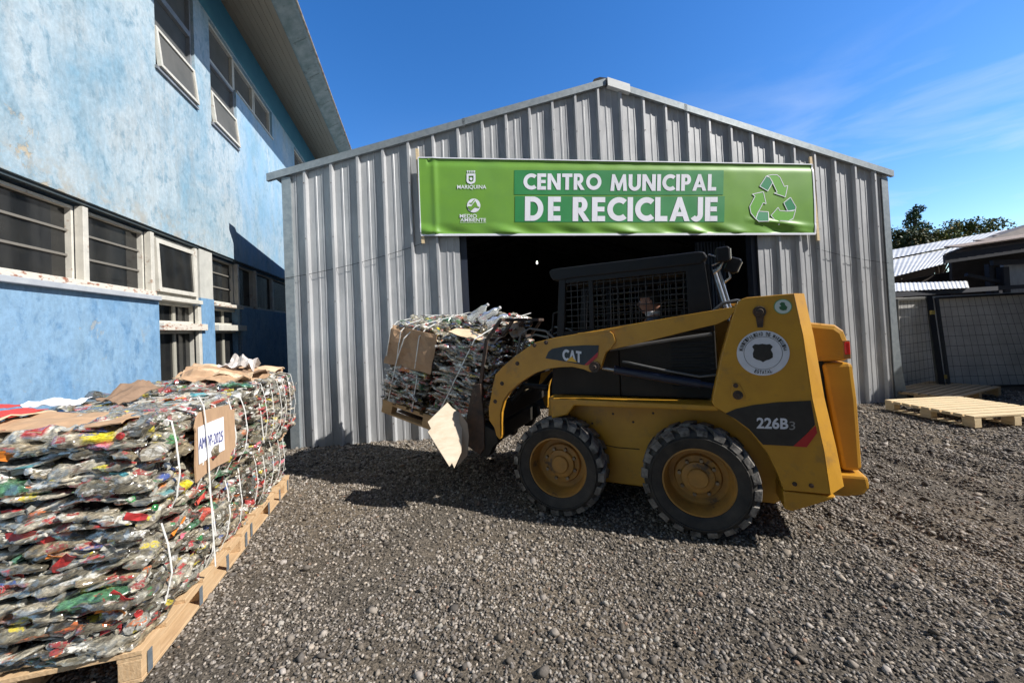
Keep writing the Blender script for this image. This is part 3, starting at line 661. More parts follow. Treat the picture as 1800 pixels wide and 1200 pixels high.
# ------------------------------------------------------------------ blue building
BA = np.array([-2.70, 0.0, 0.0]); BD = np.array([-.23817, .97122, 0.0]); BN = np.array([BD[1], -BD[0], 0.0])    # BN points to the yard
K = 2.70/2.55
def S_(s): return s*K
def Z_(z): return 1.55+(z-1.55)*K
bb = bpy.data.objects.new('painted_building', None); COL.objects.link(bb)
bb.matrix_world = Matrix(((BD[0], BN[0], 0, BA[0]), (BD[1], BN[1], 0, BA[1]), (0, 0, 1, 0), (0, 0, 0, 1))) if False else Matrix(((BN[0], BD[0], 0, BA[0]), (BN[1], BD[1], 0, BA[1]), (0, 0, 1, 0), (0, 0, 0, 1)))
tag(bb, 'two storey building with weathered pale blue stucco wall and dark metal framed windows', 'building')
# local axes: x = out of the wall, y = along the wall, z = up
def bl(s, o, z): return (o, s, z)
def stucco(name, base, pale, dirt, bare, up=True):
    m = bpy.data.materials.new(name); m.use_nodes = True; t = m.node_tree; p = t.nodes['Principled BSDF']; k = t.links.new
    tc = t.nodes.new('ShaderNodeTexCoord')
    def nz(scale, st, det=8, rg=0.65, dist=0.0, off=(0, 0, 0)):
        mp = t.nodes.new('ShaderNodeMapping'); mp.inputs['Scale'].default_value = st; mp.inputs['Location'].default_value = off; k(tc.outputs['Object'], mp.inputs[0])
        n = t.nodes.new('ShaderNodeTexNoise'); n.inputs['Scale'].default_value = scale; n.inputs['Detail'].default_value = det
        n.inputs['Roughness'].default_value = rg; n.inputs['Distortion'].default_value = dist; k(mp.outputs[0], n.inputs['Vector']); return n.outputs['Fac']
    def ramp(f, a, b):
        r = t.nodes.new('ShaderNodeMapRange'); r.inputs['From Min'].default_value = a; r.inputs['From Max'].default_value = b; k(f, r.inputs['Value']); return r.outputs[0]
    def mix(f, A, B):
        x = t.nodes.new('ShaderNodeMixRGB'); k(f, x.inputs[0])
        for q, v in (('Color1', A), ('Color2', B)):
            if isinstance(v, tuple): x.inputs[q].default_value = (*v, 1)
            else: k(v, x.inputs[q])
        return x.outputs[0]
    def mul(a, b):
        n = t.nodes.new('ShaderNodeMath'); n.operation = 'MULTIPLY'; n.use_clamp = True; k(a, n.inputs[0]); k(b, n.inputs[1]); return n.outputs[0]
    c = mix(ramp(nz(1.1, (1, 1, .8), dist=.6), .34, .58), base, pale)
    c = mix(ramp(nz(7, (1, 1, .7), 9, .75, .3, (2, 9, 4)), .50, .66), c, tuple(v*.80 for v in base))
    c = mix(mul(ramp(nz(4.0, (1, 1, .22), 10, .7), .46, .72), ramp(nz(.8, (1, 1, 1), off=(3, 1, 7)), .35, .7)), c, dirt)
    fine = ramp(nz(26, (1, 1, .6), 6, .7, off=(5, 2, 1)), .42, .75)
    g = t.nodes.new('ShaderNodeMixRGB'); g.blend_type = 'MULTIPLY'; g.inputs[0].default_value = .22; k(c, g.inputs['Color1'])
    gr = t.nodes.new('ShaderNodeCombineXYZ'); [k(fine, gr.inputs[i]) for i in range(3)]; k(gr.outputs[0], g.inputs['Color2']); c = g.outputs[0]
    # bare plaster patches, mostly towards the near end and along the window head
    sxy = t.nodes.new('ShaderNodeSeparateXYZ'); k(tc.outputs['Object'], sxy.inputs[0])
    near = ramp(sxy.outputs['Y'], 4.3, 2.3) if not up else ramp(sxy.outputs['Y'], 5.4, 2.4)
    pk = mul(ramp(nz(3.2, (1, 1, 1), 10, .72, .4, (9, 4, 2)), .595, .63), near)
    if up:
        lowz = ramp(sxy.outputs['Z'], 3.45, 2.95); pk = mul(pk, lowz)
        st = mul(ramp(nz(5.0, (1, 1, 1), 9, .75, off=(1, 8, 3)), .47, .60), ramp(sxy.outputs['Z'], 3.15, 2.75)); c = mix(mul(st, ramp(sxy.outputs['Y'], 5.8, 4.9)), c, (.34, .34, .31)); c = mix(mul(ramp(sxy.outputs['Y'], 5.95, 6.2), ramp(nz(3, (1, 1, .4)), .35, .75)), c, (.22, .40, .58))
    c = mix(pk, c, bare)
    k(c, p.inputs['Base Color']); p.inputs['Roughness'].default_value = .85; p.inputs['Specular IOR Level'].default_value = .25
    b = t.nodes.new('ShaderNodeBump'); b.inputs['Strength'].default_value = .55; b.inputs['Distance'].default_value = .012
    k(nz(9, (1, 1, 1), 12, .72, .3), b.inputs['Height'])
    b2 = t.nodes.new('ShaderNodeBump'); b2.inputs['Strength'].default_value = .5; b2.inputs['Distance'].default_value = .006; b2.invert = True
    k(pk, b2.inputs['Height']); k(b.outputs[0], b2.inputs['Normal']); k(b2.outputs[0], p.inputs['Normal'])
    return m
ST_UP = stucco('upper_stucco', (0.235, 0.405, 0.53), (0.46, 0.555, 0.61), (0.32, 0.36, 0.37), (0.45, 0.38, 0.27), True)
ST_LO = stucco('lower_stucco', (0.14, 0.31, 0.54), (0.24, 0.40, 0.58), (0.24, 0.37, 0.48), (0.42, 0.38, 0.28), False)
CONC = mat('grey_pilaster', (0.50, 0.50, 0.46), (0.40, 0.40, 0.37), rough=0.9, scale=6, bump=0.3, bscale=30)
S0, S1 = -3.0, 15.5
zl, zh = Z_(2.045), Z_(2.69); zs = Z_(5.25); zt = Z_(5.74); zb = Z_(4.36); ZS = Z_(6.28)
def piece(name, rects, m, o0, o1, bevel=0.0):
    mb = MB()
    for a, b, c, d in rects: mb.rng(o0, o1, a, b, c, d)
    return mb.build(name, m, bb, bevel)
g1a, g1b = S_(3.97), S_(4.70); g2a, g2b = S_(5.06), S_(5.80)
w3b = S_(7.28); c3b = S_(8.60); w4b = S_(9.6)
# upper wall: from the lower window head to the upper openings
mb = MB(); TH = -.24
for a, b, c, d in ((S0, g1a, zh, ZS), (g1a, g1b, zh, zb), (g1a, g1b, zt, ZS), (g1b, g2a, zh, ZS), (g2a, g2b, zh, zb), (g2a, g2b, zt, ZS), (g2b, w3b, zh, zs), (g2b, w3b, zt, ZS),
                   (w3b, c3b, zh, ZS), (c3b, w4b, zh, zs), (c3b, w4b, zt, ZS), (w4b, S1, zh, ZS)):
    mb.rng(TH, 0, a, b, c, d)
mb.build('upper_wall', ST_UP, bb)
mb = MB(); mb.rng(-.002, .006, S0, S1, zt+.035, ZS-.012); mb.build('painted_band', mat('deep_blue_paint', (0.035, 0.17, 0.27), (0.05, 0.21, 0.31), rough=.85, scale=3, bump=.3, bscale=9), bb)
# lower wall with tall windows
t1a, t1b = S_(3.93), S_(4.64); t2a, t2b = S_(5.02), S_(5.72)
mb = MB()
mb.rng(TH, -.012, S0, t1a, -.1, zl-.02); mb.rng(TH, -.012, t1b+.07, t2a-.02, -.1, zl+.03); mb.rng(TH, -.012, t2b, S1, -.1, zl-.02)
mb.build('lower_wall', ST_LO, bb)
mb = MB(); mb.rng(TH, -.02, t1b+.07, t2a-.02, zl+.032, zh-.002); mb.build('pilaster', CONC, bb)
mb = MB(); mb.rng(-.05, -.02, S0, S1, zh-.03, zh-.002); mb.build('head_shade_strip', mat('head_shade', (0.03, 0.05, 0.065), (0.06, 0.07, 0.07), rough=.8, scale=9), bb)  # dark strip paints the shade under the overhanging upper wall
# window stuff
PAINT = mat('peeling_white_paint', (0.60, 0.58, 0.52), (0.48, 0.47, 0.42), rough=0.6, scale=8, bump=0.2, bscale=40, c3=(0.30, 0.20, 0.14), s3=12, lo3=.60, hi3=.68)
PRUST = mat('rusty_sill_paint', (0.60, 0.57, 0.50), (0.30, 0.13, 0.08), rough=0.7, scale=16, lo=.53, hi=.62, bump=0.4, bscale=30, stretch=(1, 1, 2.4))
GREYF = mat('grey_window_frame', (0.25, 0.27, 0.30), (0.18, 0.19, 0.2), rough=0.5, scale=8)
GLASS = mat('dark_glass', (0.012, 0.013, 0.014), (0.035, 0.034, 0.03), rough=0.06, scale=2.5, lo=.4, hi=.75, spec=.55, rvar=.1)
GLASSU = mat('grey_glass', (0.10, 0.105, 0.105), (0.14, 0.14, 0.135), rough=0.12, scale=2.2, spec=.45)  # greyer glass for the upper windows
INW = mat('inside_timber', (0.17, 0.16, 0.14), rough=.8)
def win(s0, s1, z0, z1, glass=GLASS, frame=PAINT, rec=-.10, fw=.022, bars=(), vbars=(), name='window', sill=None, open_=0.0, bw=.018, barm=None):
    if open_ == 0.0:
        mb = MB()
        for a, b, c, d in ((s0, s1, z1-fw, z1), (s0, s1, z0, z0+fw), (s0, s0+fw, z0+fw, z1-fw), (s1-fw, s1, z0+fw, z1-fw)): mb.rng(rec-.04, rec+.02, a, b, c, d)
        f = mb.build(name, frame, bb)
        mb = MB(); mb.rng(rec-.03, rec-.022, s0+fw-.01, s1-fw+.01, z0+fw-.01, z1-fw+.01); mb.build('pane', glass, f)
        if bars or vbars:
            mb = MB()
            for zf in bars: mb.rng(rec-.021, rec-.006, s0+fw, s1-fw, z0+(z1-z0)*zf-bw/2, z0+(z1-z0)*zf+bw/2)
            for sf in vbars: mb.rng(rec-.021, rec-.006, s0+(s1-s0)*sf-bw/2, s0+(s1-s0)*sf+bw/2, z0+fw, z1-fw)
            mb.build('glazing_bar', barm or INW, f)
    else:                                                             # top-hung sash swung outwards
        hgt = z1-z0; T = Matrix.Translation((rec+.03, 0, z1)) @ Matrix.Rotation(-open_, 4, 'Y') @ Matrix.Translation((0, 0, -hgt))
        mb = MB()
        for a, b, c, d in ((s0, s1, hgt-fw, hgt), (s0, s1, 0, fw), (s0, s0+fw, fw, hgt-fw), (s1-fw, s1, fw, hgt-fw)): mb.rng(-.02, .02, a, b, c, d)
        mb.v = [tuple(T @ Vector(v)) for v in mb.v]; f = mb.build('awning_sash', frame, bb)
        mb = MB(); mb.rng(-.004, .004, s0+fw-.01, s1-fw+.01, fw-.01, hgt-fw+.01); mb.v = [tuple(T @ Vector(v)) for v in mb.v]; mb.build('pane', glass, f)
    return f
# lower long row
win(S_(-.6), S_(1.0), zl, zh-.05, bars=(.36, .68)); win(S_(1.05), S_(3.06), zl, zh-.05, bars=(.36, .68)); win(S_(3.10), S_(3.84), zl, zh-.05, bars=(.36, .68))
win(S_(3.87), S_(4.63), zl, zh-.05, fw=.03, rec=-.08); win(S_(3.92), S_(4.60), zl+.03, zh-.09, fw=.045, open_=.035, glass=GLASS, rec=-.065)
win(S_(5.02), S_(5.70), zl+.01, zh-.05, bars=(.36, .68)); win(S_(5.74), S_(6.34), zl, zh-.05, rec=-.09); win(S_(6.38), S_(7.2), zl, zh-.05, rec=-.09); win(S_(7.24), S_(9.2), zl, zh-.05, rec=-.09)
for a, b in ((3.05, 3.12), (3.83, 3.90), (4.60, 4.66), (5.69, 5.75), (6.33, 6.38)):
    mb = MB(); mb.rng(-.075, -.015, S_(a)+.012, S_(b)-.008, zl-.01, zh-.046); mb.build('mullion', PAINT, bb, .004)
mb = MB(); mb.rng(-.10, .035, S_(-1), S_(3.90), zl-.075, zl-.03); mb.build('window_sill', mat('grey_sill', (0.42, 0.45, 0.48), (0.33, 0.36, 0.4), rough=.7, scale=8), bb, .005)
mb = MB(); mb.rng(-.09, .01, S_(-1), S_(3.87), zl-.028, zl+.02); mb.build('window_sill', PRUST, bb, .004)
mb = MB(); mb.rng(-.10, .02, S_(3.88), S_(4.68), zl-.06, zl-.012); mb.build('window_sill', PAINT, bb, .004)
mb = MB(); mb.rng(-.10, .02, S_(5.02), S_(5.78), zl-.05, zl-.005); mb.build('window_sill', PRUST, bb, .004)
# tall windows below
for a, b in ((t1a, t1b), (t2a, t2b)):
    za = Z_(1.76); zbb = Z_(1.69)
    win(a, b+.04, za+.0, zl-.065, vbars=(.55,), fw=.03, bw=.05, barm=mat('inner_post', (0.33, 0.32, 0.27), rough=.8))
    win(a, b+.04, .35, zbb-.01, vbars=(.55,), fw=.03, bw=.05, barm=MATS['inner_post'])
    mb = MB(); mb.rng(-.12, .03, a, b+.12, zbb-.008, za-.002); mb.build('transom', PRUST if a < 4.5 else PAINT, bb, .004)
    mb = MB(); mb.rng(-.055, -.012, b, b+.065, -.05, zbb-.012); mb.rng(-.055, -.012, b, b+.065, za, zl-.066); mb.build('mullion', PAINT, bb, .004)
# upper windows
ZM = Z_(4.80)
for a, b in ((g1a, g1b), (g2a, g2b)):
    zm2 = Z_(5.22)
    win(a, b, ZM, zm2, glass=GLASSU, frame=GREYF, fw=.035, rec=-.05); win(a, b, zm2, zt, glass=GLASSU, frame=GREYF if a < 5 else PAINT, fw=.035, rec=-.05)
    win(a+.01, b-.01, zb+.02, ZM, glass=GLASSU, frame=PAINT, fw=.035, open_=.10, rec=-.045)
    mb = MB(); mb.rng(-.10, .025, a-.02, b+.02, zb-.02, zb+.015); mb.build('window_sill', GREYF, bb)
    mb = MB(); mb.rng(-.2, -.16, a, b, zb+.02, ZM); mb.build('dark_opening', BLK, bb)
sgap = (w3b-g2b)/2
for k in range(2): win(g2b+k*sgap+.02, g2b+(k+1)*sgap, zs, zt, glass=GLASSU, frame=PAINT, fw=.04, rec=-.06)
win(c3b, w4b, zs, zt, glass=GLASSU, frame=PAINT, fw=.04, rec=-.06)
mb = MB(); mb.rng(-.08, .02, g2b, w3b, zs-.03, zs-.002); mb.build('window_sill', PAINT, bb)
# ribs / columns a little proud
mb = MB(); mb.rng(-.2, -.03, S_(3.2), S_(9), zl, zl+.001)
# eaves: boarded soffit sloping down to the edge, aged zinc gutter board
SOF = mat('soffit_boards', (0.34, 0.27, 0.19), (0.27, 0.22, 0.16), rough=.8, scale=5, stretch=(9, .6, 3), bump=.3, bscale=8)
mb = MB(); nb = 8; e0, e1 = .0, .86; sz0, sz1 = ZS-.0, 6.16
for k in range(nb):
    a = e0+(e1-e0)*k/nb; b = e0+(e1-e0)*(k+1)/nb-.006
    za = sz0+(sz1-sz0)*a/e1; zb_ = sz0+(sz1-sz0)*b/e1
    mb.prism([(a, za), (b, zb_), (b, zb_+.02), (a, za+.02)], S0, S1, lambda x, z, y: (x, y, z))
mb.build('soffit', SOF, bb)
ZN = mat('aged_zinc', (0.14, 0.19, 0.18), (0.27, 0.31, 0.30), rough=.7, scale=5, bump=.4, bscale=18, c3=(.07, .08, .07), s3=4)
mb = MB()
mb.prism([(.862, 6.15), (.90, 6.145), (1.10, 6.27), (1.13, 6.31), (1.12, 6.32), (.862, 6.20)], S0, S1, lambda x, z, y: (x, y, z))
for k in range(22):
    s = S0+.4+k*.85; mb.prism([(.895, 6.137), (1.105, 6.262), (1.10, 6.275), (.895, 6.15)], s, s+.03, lambda x, z, y: (x, y, z))
mb.build('gutter', ZN, bb)
mb = MB(); mb.tube([(1.135, S0, 6.325), (1.135, S1, 6.325)], .018, 8); mb.build('gutter_rim', mat('rusty_rim', (0.5, 0.45, 0.35), (0.25, 0.14, 0.08), rough=.6, scale=9), bb)
mb = MB(); mb.prism([(1.13, 6.345), (-3.0, 7.6), (-3.0, 7.64), (1.13, 6.375)], S0, S1, lambda x, z, y: (x, y, z)); mb.build('roof', ZN, bb)
mb = MB(); mb.rng(-6, -5.8, S0, S1, -.1, 7.5); mb.rng(-5.8, TH, S0-.02, S0+.2, -.1, ZS); mb.rng(-5.8, TH, S1-.2, S1, -.1, ZS); mb.build('rear_wall', ST_LO, bb)

# ------------------------------------------------------------------ skid steer loader
LH = np.array([-.9167, .3995, 0.0]); LL = np.array([-.3995, -.9167, 0.0]); LO = np.array([1.56562, 3.433692, 0.0])
LMW = Matrix(((LH[0], LL[0], 0, LO[0]), (LH[1], LL[1], 0, LO[1]), (0, 0, 1, 0), (0, 0, 0, 1)))
LIM = LMW.inverted()
ld = thing('skid_steer_loader', 'yellow and black skid steer loader carrying baled bottles on its raised forks', 'loader', mw=LMW)
XZ = lambda x, z, y: (x, y, z)
def wheel(x, y, side):
    w = bpy.data.objects.new('wheel', None); COL.objects.link(w); w.parent = ld; w.location = (x, y, .385)
    w.rotation_euler = (0, random.uniform(0, 6), 0)
    R = .372; hw = .128
    fn = lambda a, b, h: (a, h*side, b)
    prof = [(.235, .095), (.245, .118), (.262, .128), (.30, .134), (.314, .137), (.318, .146), (.325, .146), (.329, .134), (.335, .132), (.352, .124), (.362, .108), (.366, .06), (.367, 0), (.366, -.06), (.362, -.108), (.335, -.13), (.29, -.132), (.25, -.12), (.235, -.095)]
    mb = MB(); mb.lathe(prof, 56, fn)
    n = 20
    for sd in (1, -1):
        for k in range(n):
            a = 2*math.pi*(k+(0.5 if sd < 0 else 0))/n
            da = 2*math.pi/n*.60
            vs = []
            wr_ = random.uniform(-.004, .003)
            for (rr, h, sh) in ((.362, .0, -.55), (.388+wr_, .008, -.55), (.388+wr_, .105, .15), (.380+wr_, .132, .25), (.340, .142, .28), (.338, .115, .28)):
                for q in (-.5, .5):
                    aa = a+da*(q+sh*.9*(1)); vs.append(fn(rr*math.cos(aa), rr*math.sin(aa), h*sd))
            fs = [[2*i, 2*i+1, 2*i+3, 2*i+2] for i in range(5)]+[[10, 11, 1, 0], [0, 2, 4, 6, 8, 10], [11, 9, 7, 5, 3, 1]]
            mb.add(vs, fs, 1)
    mb.build('tyre', [RUB, RUBD], w)
    mb = MB()
    mb.lathe([(.246, .100), (.243, .112), (.232, .114), (.226, .10), (.216, .04), (.208, -.02), (.200, -.03), (.165, -.03), (.155, -.005), (.118, .0), (.112, .02), (.098, .026), (.072, .026), (.07, .042), (.064, .048), (.001, .048)], 40, fn)
    mb.lathe([(.235, -.1), (.235, .1)], 30, fn)
    mb.build('rim', HUBM, w, sharp=25)
    for k in range(8):
        a = 2*math.pi*k/8; cx, cz = .128*math.cos(a), .128*math.sin(a); mb = MB()
        mb.tube([(cx, -.012*side, cz), (cx, .024*side, cz)], .0135, 6)
        mb.build('wheel_nut', mat('nut_steel', (0.30, 0.25, 0.18), (0.12, 0.09, 0.06), rough=.5, metal=.6, scale=30), w)
    return w
for x in (0.0, 1.043):
    wheel(x, .628, 1); wheel(x, -.628, -1)
# chassis tub
mb = MB()
mb.prism([(1.19, .90), (1.20, .72), (1.12, .36), (.98, .20), (-.50, .18), (-.62, .26), (-.62, .92), (.0, .91), (1.0, .925)], -.455, .455, XZ)
mb.build('chassis', YEL, ld, .012)
mb = MB()                                                             # axle housings and inner seam
for x in (0, 1.043):
    for sd in (1, -1): mb.lathe([(.10, .45), (.10, .56), (.07, .60)], 20, lambda a, b, h: (x+a, h*sd, b+.385))
mb.build('axle', YEL, ld)
for sd in (1, -1):
    mb = MB(); mb.prism([(1.10, .925), (.93, .93), (-.16, .918), (-.16, .878), (.90, .878), (.96, .80), (1.10, .76)], .456, .655, lambda x, z, y: (x, y*sd, z))
    mb.build('fender', YEL, ld, .012)
    # tower upright: plate and sun-facing rear chamfer
    A = [(-.635, 1.686), (-.672, 1.405), (-.70, .996), (-.745, .662), (-.765, .384)]
    FR = [(-.513, .380), (-.484, .487), (-.431, .622), (-.341, .757), (-.257, .831), (-.196, .878), (-.133, .92), (-.118, .945), (-.123, .985), (-.19, 1.274), (-.268, 1.535), (-.305, 1.64), (-.335, 1.668), (-.365, 1.679)]
    B = [(-.71, 1.684), (-.748, 1.40), (-.785, .99), (-.832, .66), (-.858, .42)]
    Q = lambda x, z, y: (x, y*sd, z)
    mb = MB(); mb.prism(A+FR, .60, .70, Q)
    # rear chamfer strip
    vs = [Q(*a, .70) for a in A]+[Q(*b, .625) for b in B]+[Q(*b, .48) for b in B]
    n = 5
    fs = [[i, i+1, n+i+1, n+i] for i in range(4)]+[[n+i, n+i+1, 2*n+i+1, 2*n+i] for i in range(4)]
    mb.add(vs, fs, 0)
    mb.add([Q(*A[0], .70), Q(*B[0], .625), Q(*B[0], .48), Q(*A[0], .599)], [[0, 1, 2, 3]], 0)
    mb.add([Q(*A[4], .70), Q(*B[4], .625), Q(*B[4], .48), Q(-.765, .384, .48)], [[0, 1, 2, 3]], 0)
    mb.prism([(-.60, .40), (-.60, 1.66), (-.40, 1.66), (-.35, 1.2), (-.40, .9), (-.5, .7), (-.52, .4)], .46, .60, Q)
    tw = mb.build('tower', YEL, ld, .006)
    mb = MB(); mb.prism([(-.510, .372), (-.80, .368), (-.748, .335), (-.556, .24), (-.512, .25)], .456, .690, Q); mb.build('foot_plate', YEL, ld, .01)
    if sd == 1:
        mb = MB()                                                     # pivot pins
        mb.lathe([(.001, .732), (.018, .732), (.022, .722), (.036, .722), (.040, .701)], 20, lambda a, b, h: (-.435+a, h, 1.575+b))
        mb.prism([(-.466, 1.60), (-.404, 1.60), (-.418, 1.47), (-.448, 1.47)], .702, .712, Q)
        mb.build('pivot_pin', RUST, tw); mb = MB()
        mb.lathe([(.001, .728), (.016, .728), (.02, .718), (.03, .716), (.033, .701)], 20, lambda a, b, h: (-.278+a, h, 1.008+b))
        mb.build('pivot_pin', RUST, tw); mb = MB()
        mb.lathe([(.001, .716), (.014, .716), (.018, .701)], 16, lambda a, b, h: (-.268+a, h, 1.073+b))
        mb.build('pivot_pin', RUST, tw)
        mb = MB(); mb.prism([(-.248, 1.09), (-.29, 1.09), (-.325, 1.0), (-.30, .97), (-.245, .97), (-.235, 1.0)], .702, .708, Q); mb.build('pin_plate', YEL, tw, .003)
        mb = MB()
        for x, z in ((-.575, .40+.03), (-.665, .43)): mb.lathe([(.001, .712), (.012, .712), (.015, .701)], 8, lambda a, b, h: (x+a, h, z+b))
        mb.build('bolt', RUST, tw)
        PN = LL; PP = LO+LL*.70
        def q2(pts, s, ox, oy): return [(ox+x/s, oy+y/s) for x, y in pts]
        def lp(px, py, off): return tuple(LIM @ Vector(hit(px, py, PP+LL*off, LL)))
        def dpoly(pts, off, m, name, par=tw):
            mb = MB(); mb.add([lp(x, y, off) for x, y in pts], [list(range(len(pts)))]); o = mb.build(name, m, par, fixn=False); return o
        DBLK = mat('decal_black', (0.010, 0.011, 0.013), (0.022, 0.022, 0.022), rough=.4, scale=14)
        DRED = mat('decal_red', (0.42, 0.015, 0.02), rough=.4); DWH = mat('decal_white', (0.66, 0.67, 0.72), (0.58, 0.6, 0.66), rough=.5, scale=12)
        dpoly(q2([(150, 672), (200, 650), (280, 632), (400, 618), (560, 610), (580, 725), (485, 829), (330, 821), (262, 745), (200, 700)], 2.727, 1220, 480), .004, DBLK, 'side_decal')
        dpoly(q2([(583, 730), (590, 765), (540, 834), (475, 829)], 2.727, 1220, 480), .0055, DRED, 'decal_stripe')
        mb = MB(); f = lambda u, v, q: lp(*( (q[0]*(1-u)+q[2]*u), (q[1]*(1-v)+q[3]*v)), .007)
        text_in(mb, '226B', lambda u, v: lp((300+152*u)/2.727+1220, (744-v*54+4*u)/2.727+480, .007), .03)
        mb.build('model_lettering', DWH, tw, fixn=False)
        mb = MB(); text_in(mb, '3', lambda u, v: lp((457+28*u)/2.727+1220, (750-v*40)/2.727+480, .007), .0); mb.build('model_lettering', mat('decal_grey', (0.25, 0.25, 0.25), rough=.5), tw, fixn=False)
        # round municipal decal
        C0 = (1341.5, 620.3); RX, RY = 46.5, 39.6
        dpoly([(C0[0]+RX*math.cos(a), C0[1]+RY*math.sin(a)) for a in np.linspace(0, 2*math.pi, 48, endpoint=False)], .004, DWH, 'round_decal')
        mb = MB(); n = 48; pts = []
        for rr in (.72, .735):
            pts += [lp(C0[0]+RX*rr*math.cos(a), C0[1]+RY*rr*math.sin(a), .0055) for a in np.linspace(0, 2*math.pi, n, endpoint=False)]
        mb.add(pts, [[i, (i+1) % n, n+(i+1) % n, n+i] for i in range(n)])
        sh = [(620, 490), (665, 448), (740, 452), (800, 440), (870, 452), (935, 446), (985, 490), (950, 545), (985, 610), (985, 680), (930, 715), (860, 735), (812, 765), (770, 738), (690, 715), (640, 680), (632, 610), (655, 545)]
        mb.add([lp(1260+x/10, 560+y/10, .0055) for x, y in sh], [list(range(len(sh)))])
        def arc_text(txt, a0, a1, rin, rout, flip):
            for i, ch in enumerate(txt):
                if ch == ' ': continue
                t = (i+.5)/len(txt); a = a0+(a1-a0)*t; w = abs(a1-a0)/len(txt)*.78
                def fn(u, v):
                    aa = a+(u-.5)*w*(1 if a1 > a0 else -1); r = rin+(rout-rin)*v
                    return lp(C0[0]+RX*r*math.sin(aa), C0[1]-RY*r*math.cos(aa), .0058)
                text_in(mb, ch, fn, .03)
        arc_text('MUNICIPALIDAD DE MARIQUINA', rad(-84), rad(84), .77, .93, False)
        def fl(txt, a0, a1):
            for i, ch in enumerate(txt):
                t = (i+.5)/len(txt); a = a0+(a1-a0)*t; w = abs(a1-a0)/len(txt)*.78
                def fn(u, v):
                    aa = a-(u-.5)*w; r = .93-.16*v
                    return lp(C0[0]+RX*r*math.sin(aa), C0[1]-RY*r*math.cos(aa), .0058)
                text_in(mb, ch, fn, .03)
        fl('ESTATAL', rad(203), rad(157))
        mb.build('decal_print', DBLK, tw, fixn=False)
        C1 = (1376.2, 538.8)
        dpoly([(C1[0]+16*math.cos(a), C1[1]+13.3*math.sin(a)) for a in np.linspace(0, 2*math.pi, 32, endpoint=False)], .004, mat('sticker_green', (.12, .35, .16), rough=.5), 'sticker')
        dpoly([(C1[0]+14.5*math.cos(a), C1[1]+12*math.sin(a)) for a in np.linspace(0, 2*math.pi, 32, endpoint=False)], .0055, mat('sticker_pale', (.55, .62, .58), rough=.5), 'sticker')
        dpoly([(C1[0]+x, C1[1]+y) for x, y in ((-6, -5), (-2, -8), (3, -7), (4, -3), (8, 1), (6, 6), (0, 7), (-5, 5), (-7, 1), (-3, -1))], .007, mat('sticker_dark', (.03, .12, .05), rough=.5), 'sticker_emblem')
# engine hood at the rear
mb = MB(); mb.prism([(-.60, 1.49), (-.768, 1.487), (-.92, 1.462), (-.965, 1.42), (-.985, 1.345), (-.995, 1.215), (-.60, 1.19)], -.455, .455, XZ); hood = mb.build('engine_hood', YEL, ld, .035)
mb = MB(); mb.prism([(-.825, 1.195), (-.998, 1.20), (-1.012, .95), (-1.015, .47), (-.905, .458)], -.455, .455, XZ); mb.build('rear_door', YEL, ld, .025)
mb = MB(); mb.prism([(-.62, .45), (-1.025, .452), (-1.035, .38), (-1.0, .325), (-.90, .30), (-.62, .30)], -.50, .50, XZ); mb.build('rear_bumper', YEL, ld, .02)
mb = MB(); mb.rng(-.84, -.55, -.44, .44, .45, 1.47); mb.build('engine_bay', BLK, ld)
for sd in (1, -1):
    mb = MB(); mb.box((-.972, .448*sd, 1.30), (.030, .030, .085)); tl = mb.build('tail_light', mat('red_lens', (0.62, 0.02, 0.015), rough=.2), hood, .006)
    mb = MB(); mb.box((-.969, .440*sd, 1.29), (.040, .034, .125)); mb.build('light_housing', mat('housing_paint', (.30, .15, .04), rough=.5), hood, .004)
for sd in (1, -1):
    mb = MB()
    mb.tube([(1.02, .4565*sd, .80), (.93, .4565*sd, .60), (.75, .4565*sd, .52), (.60, .4565*sd, .50), (.42, .4565*sd, .50)], .004, 5)
    mb.build('weld_seam', mat('seam_dark', (.05, .03, .015), rough=.8), ld)
    for x, z in ((.86, .70), (.80, .69), (.62, .78), (.30, .80), (.46, .72)):
        mb = MB(); mb.lathe([(.001, .462), (.008, .462), (.010, .4551)], 8, lambda a, b, h: (x+a, h*sd, z+b)); mb.build('bolt', RUST, ld)
mb = MB(); mb.rng(-1.024, -1.012, -.06, .06, .86, .90); mb.tube([(-1.02, -.06, .86), (-1.045, -.05, .84), (-1.045, .05, .84), (-1.02, .06, .86)], .007, 8); mb.build('door_handle', BLK, ld)
# lift arms
arm_beam = [(-.31, 1.622), (-.045, 1.589), (.467, 1.522), (.80, 1.477), (.80, 1.30), (.60, 1.332), (.366, 1.379), (-.04, 1.474), (-.18, 1.504), (-.25, 1.538), (-.29, 1.59)]
arm_plate = [(.63, 1.497), (.752, 1.482), (1.034, 1.445), (1.204, 1.411), (1.398, 1.292), (1.514, 1.204), (1.585, 1.139), (1.622, 1.02), (1.645, .92), (1.668, .847), (1.668, .73), (1.62, .665), (1.605, .60), (1.575, .565),
             (1.562, .60), (1.562, .70), (1.556, .80), (1.525, .90), (1.47, .975), (1.366, 1.062), (1.22, 1.148), (1.10, 1.188), (.98, 1.203), (.885, 1.205), (.79, 1.185), (.745, 1.165), (.70, 1.163), (.655, 1.19), (.636, 1.25), (.61, 1.315), (.566, 1.35), (.53, 1.40), (.545, 1.46), (.58, 1.49)]
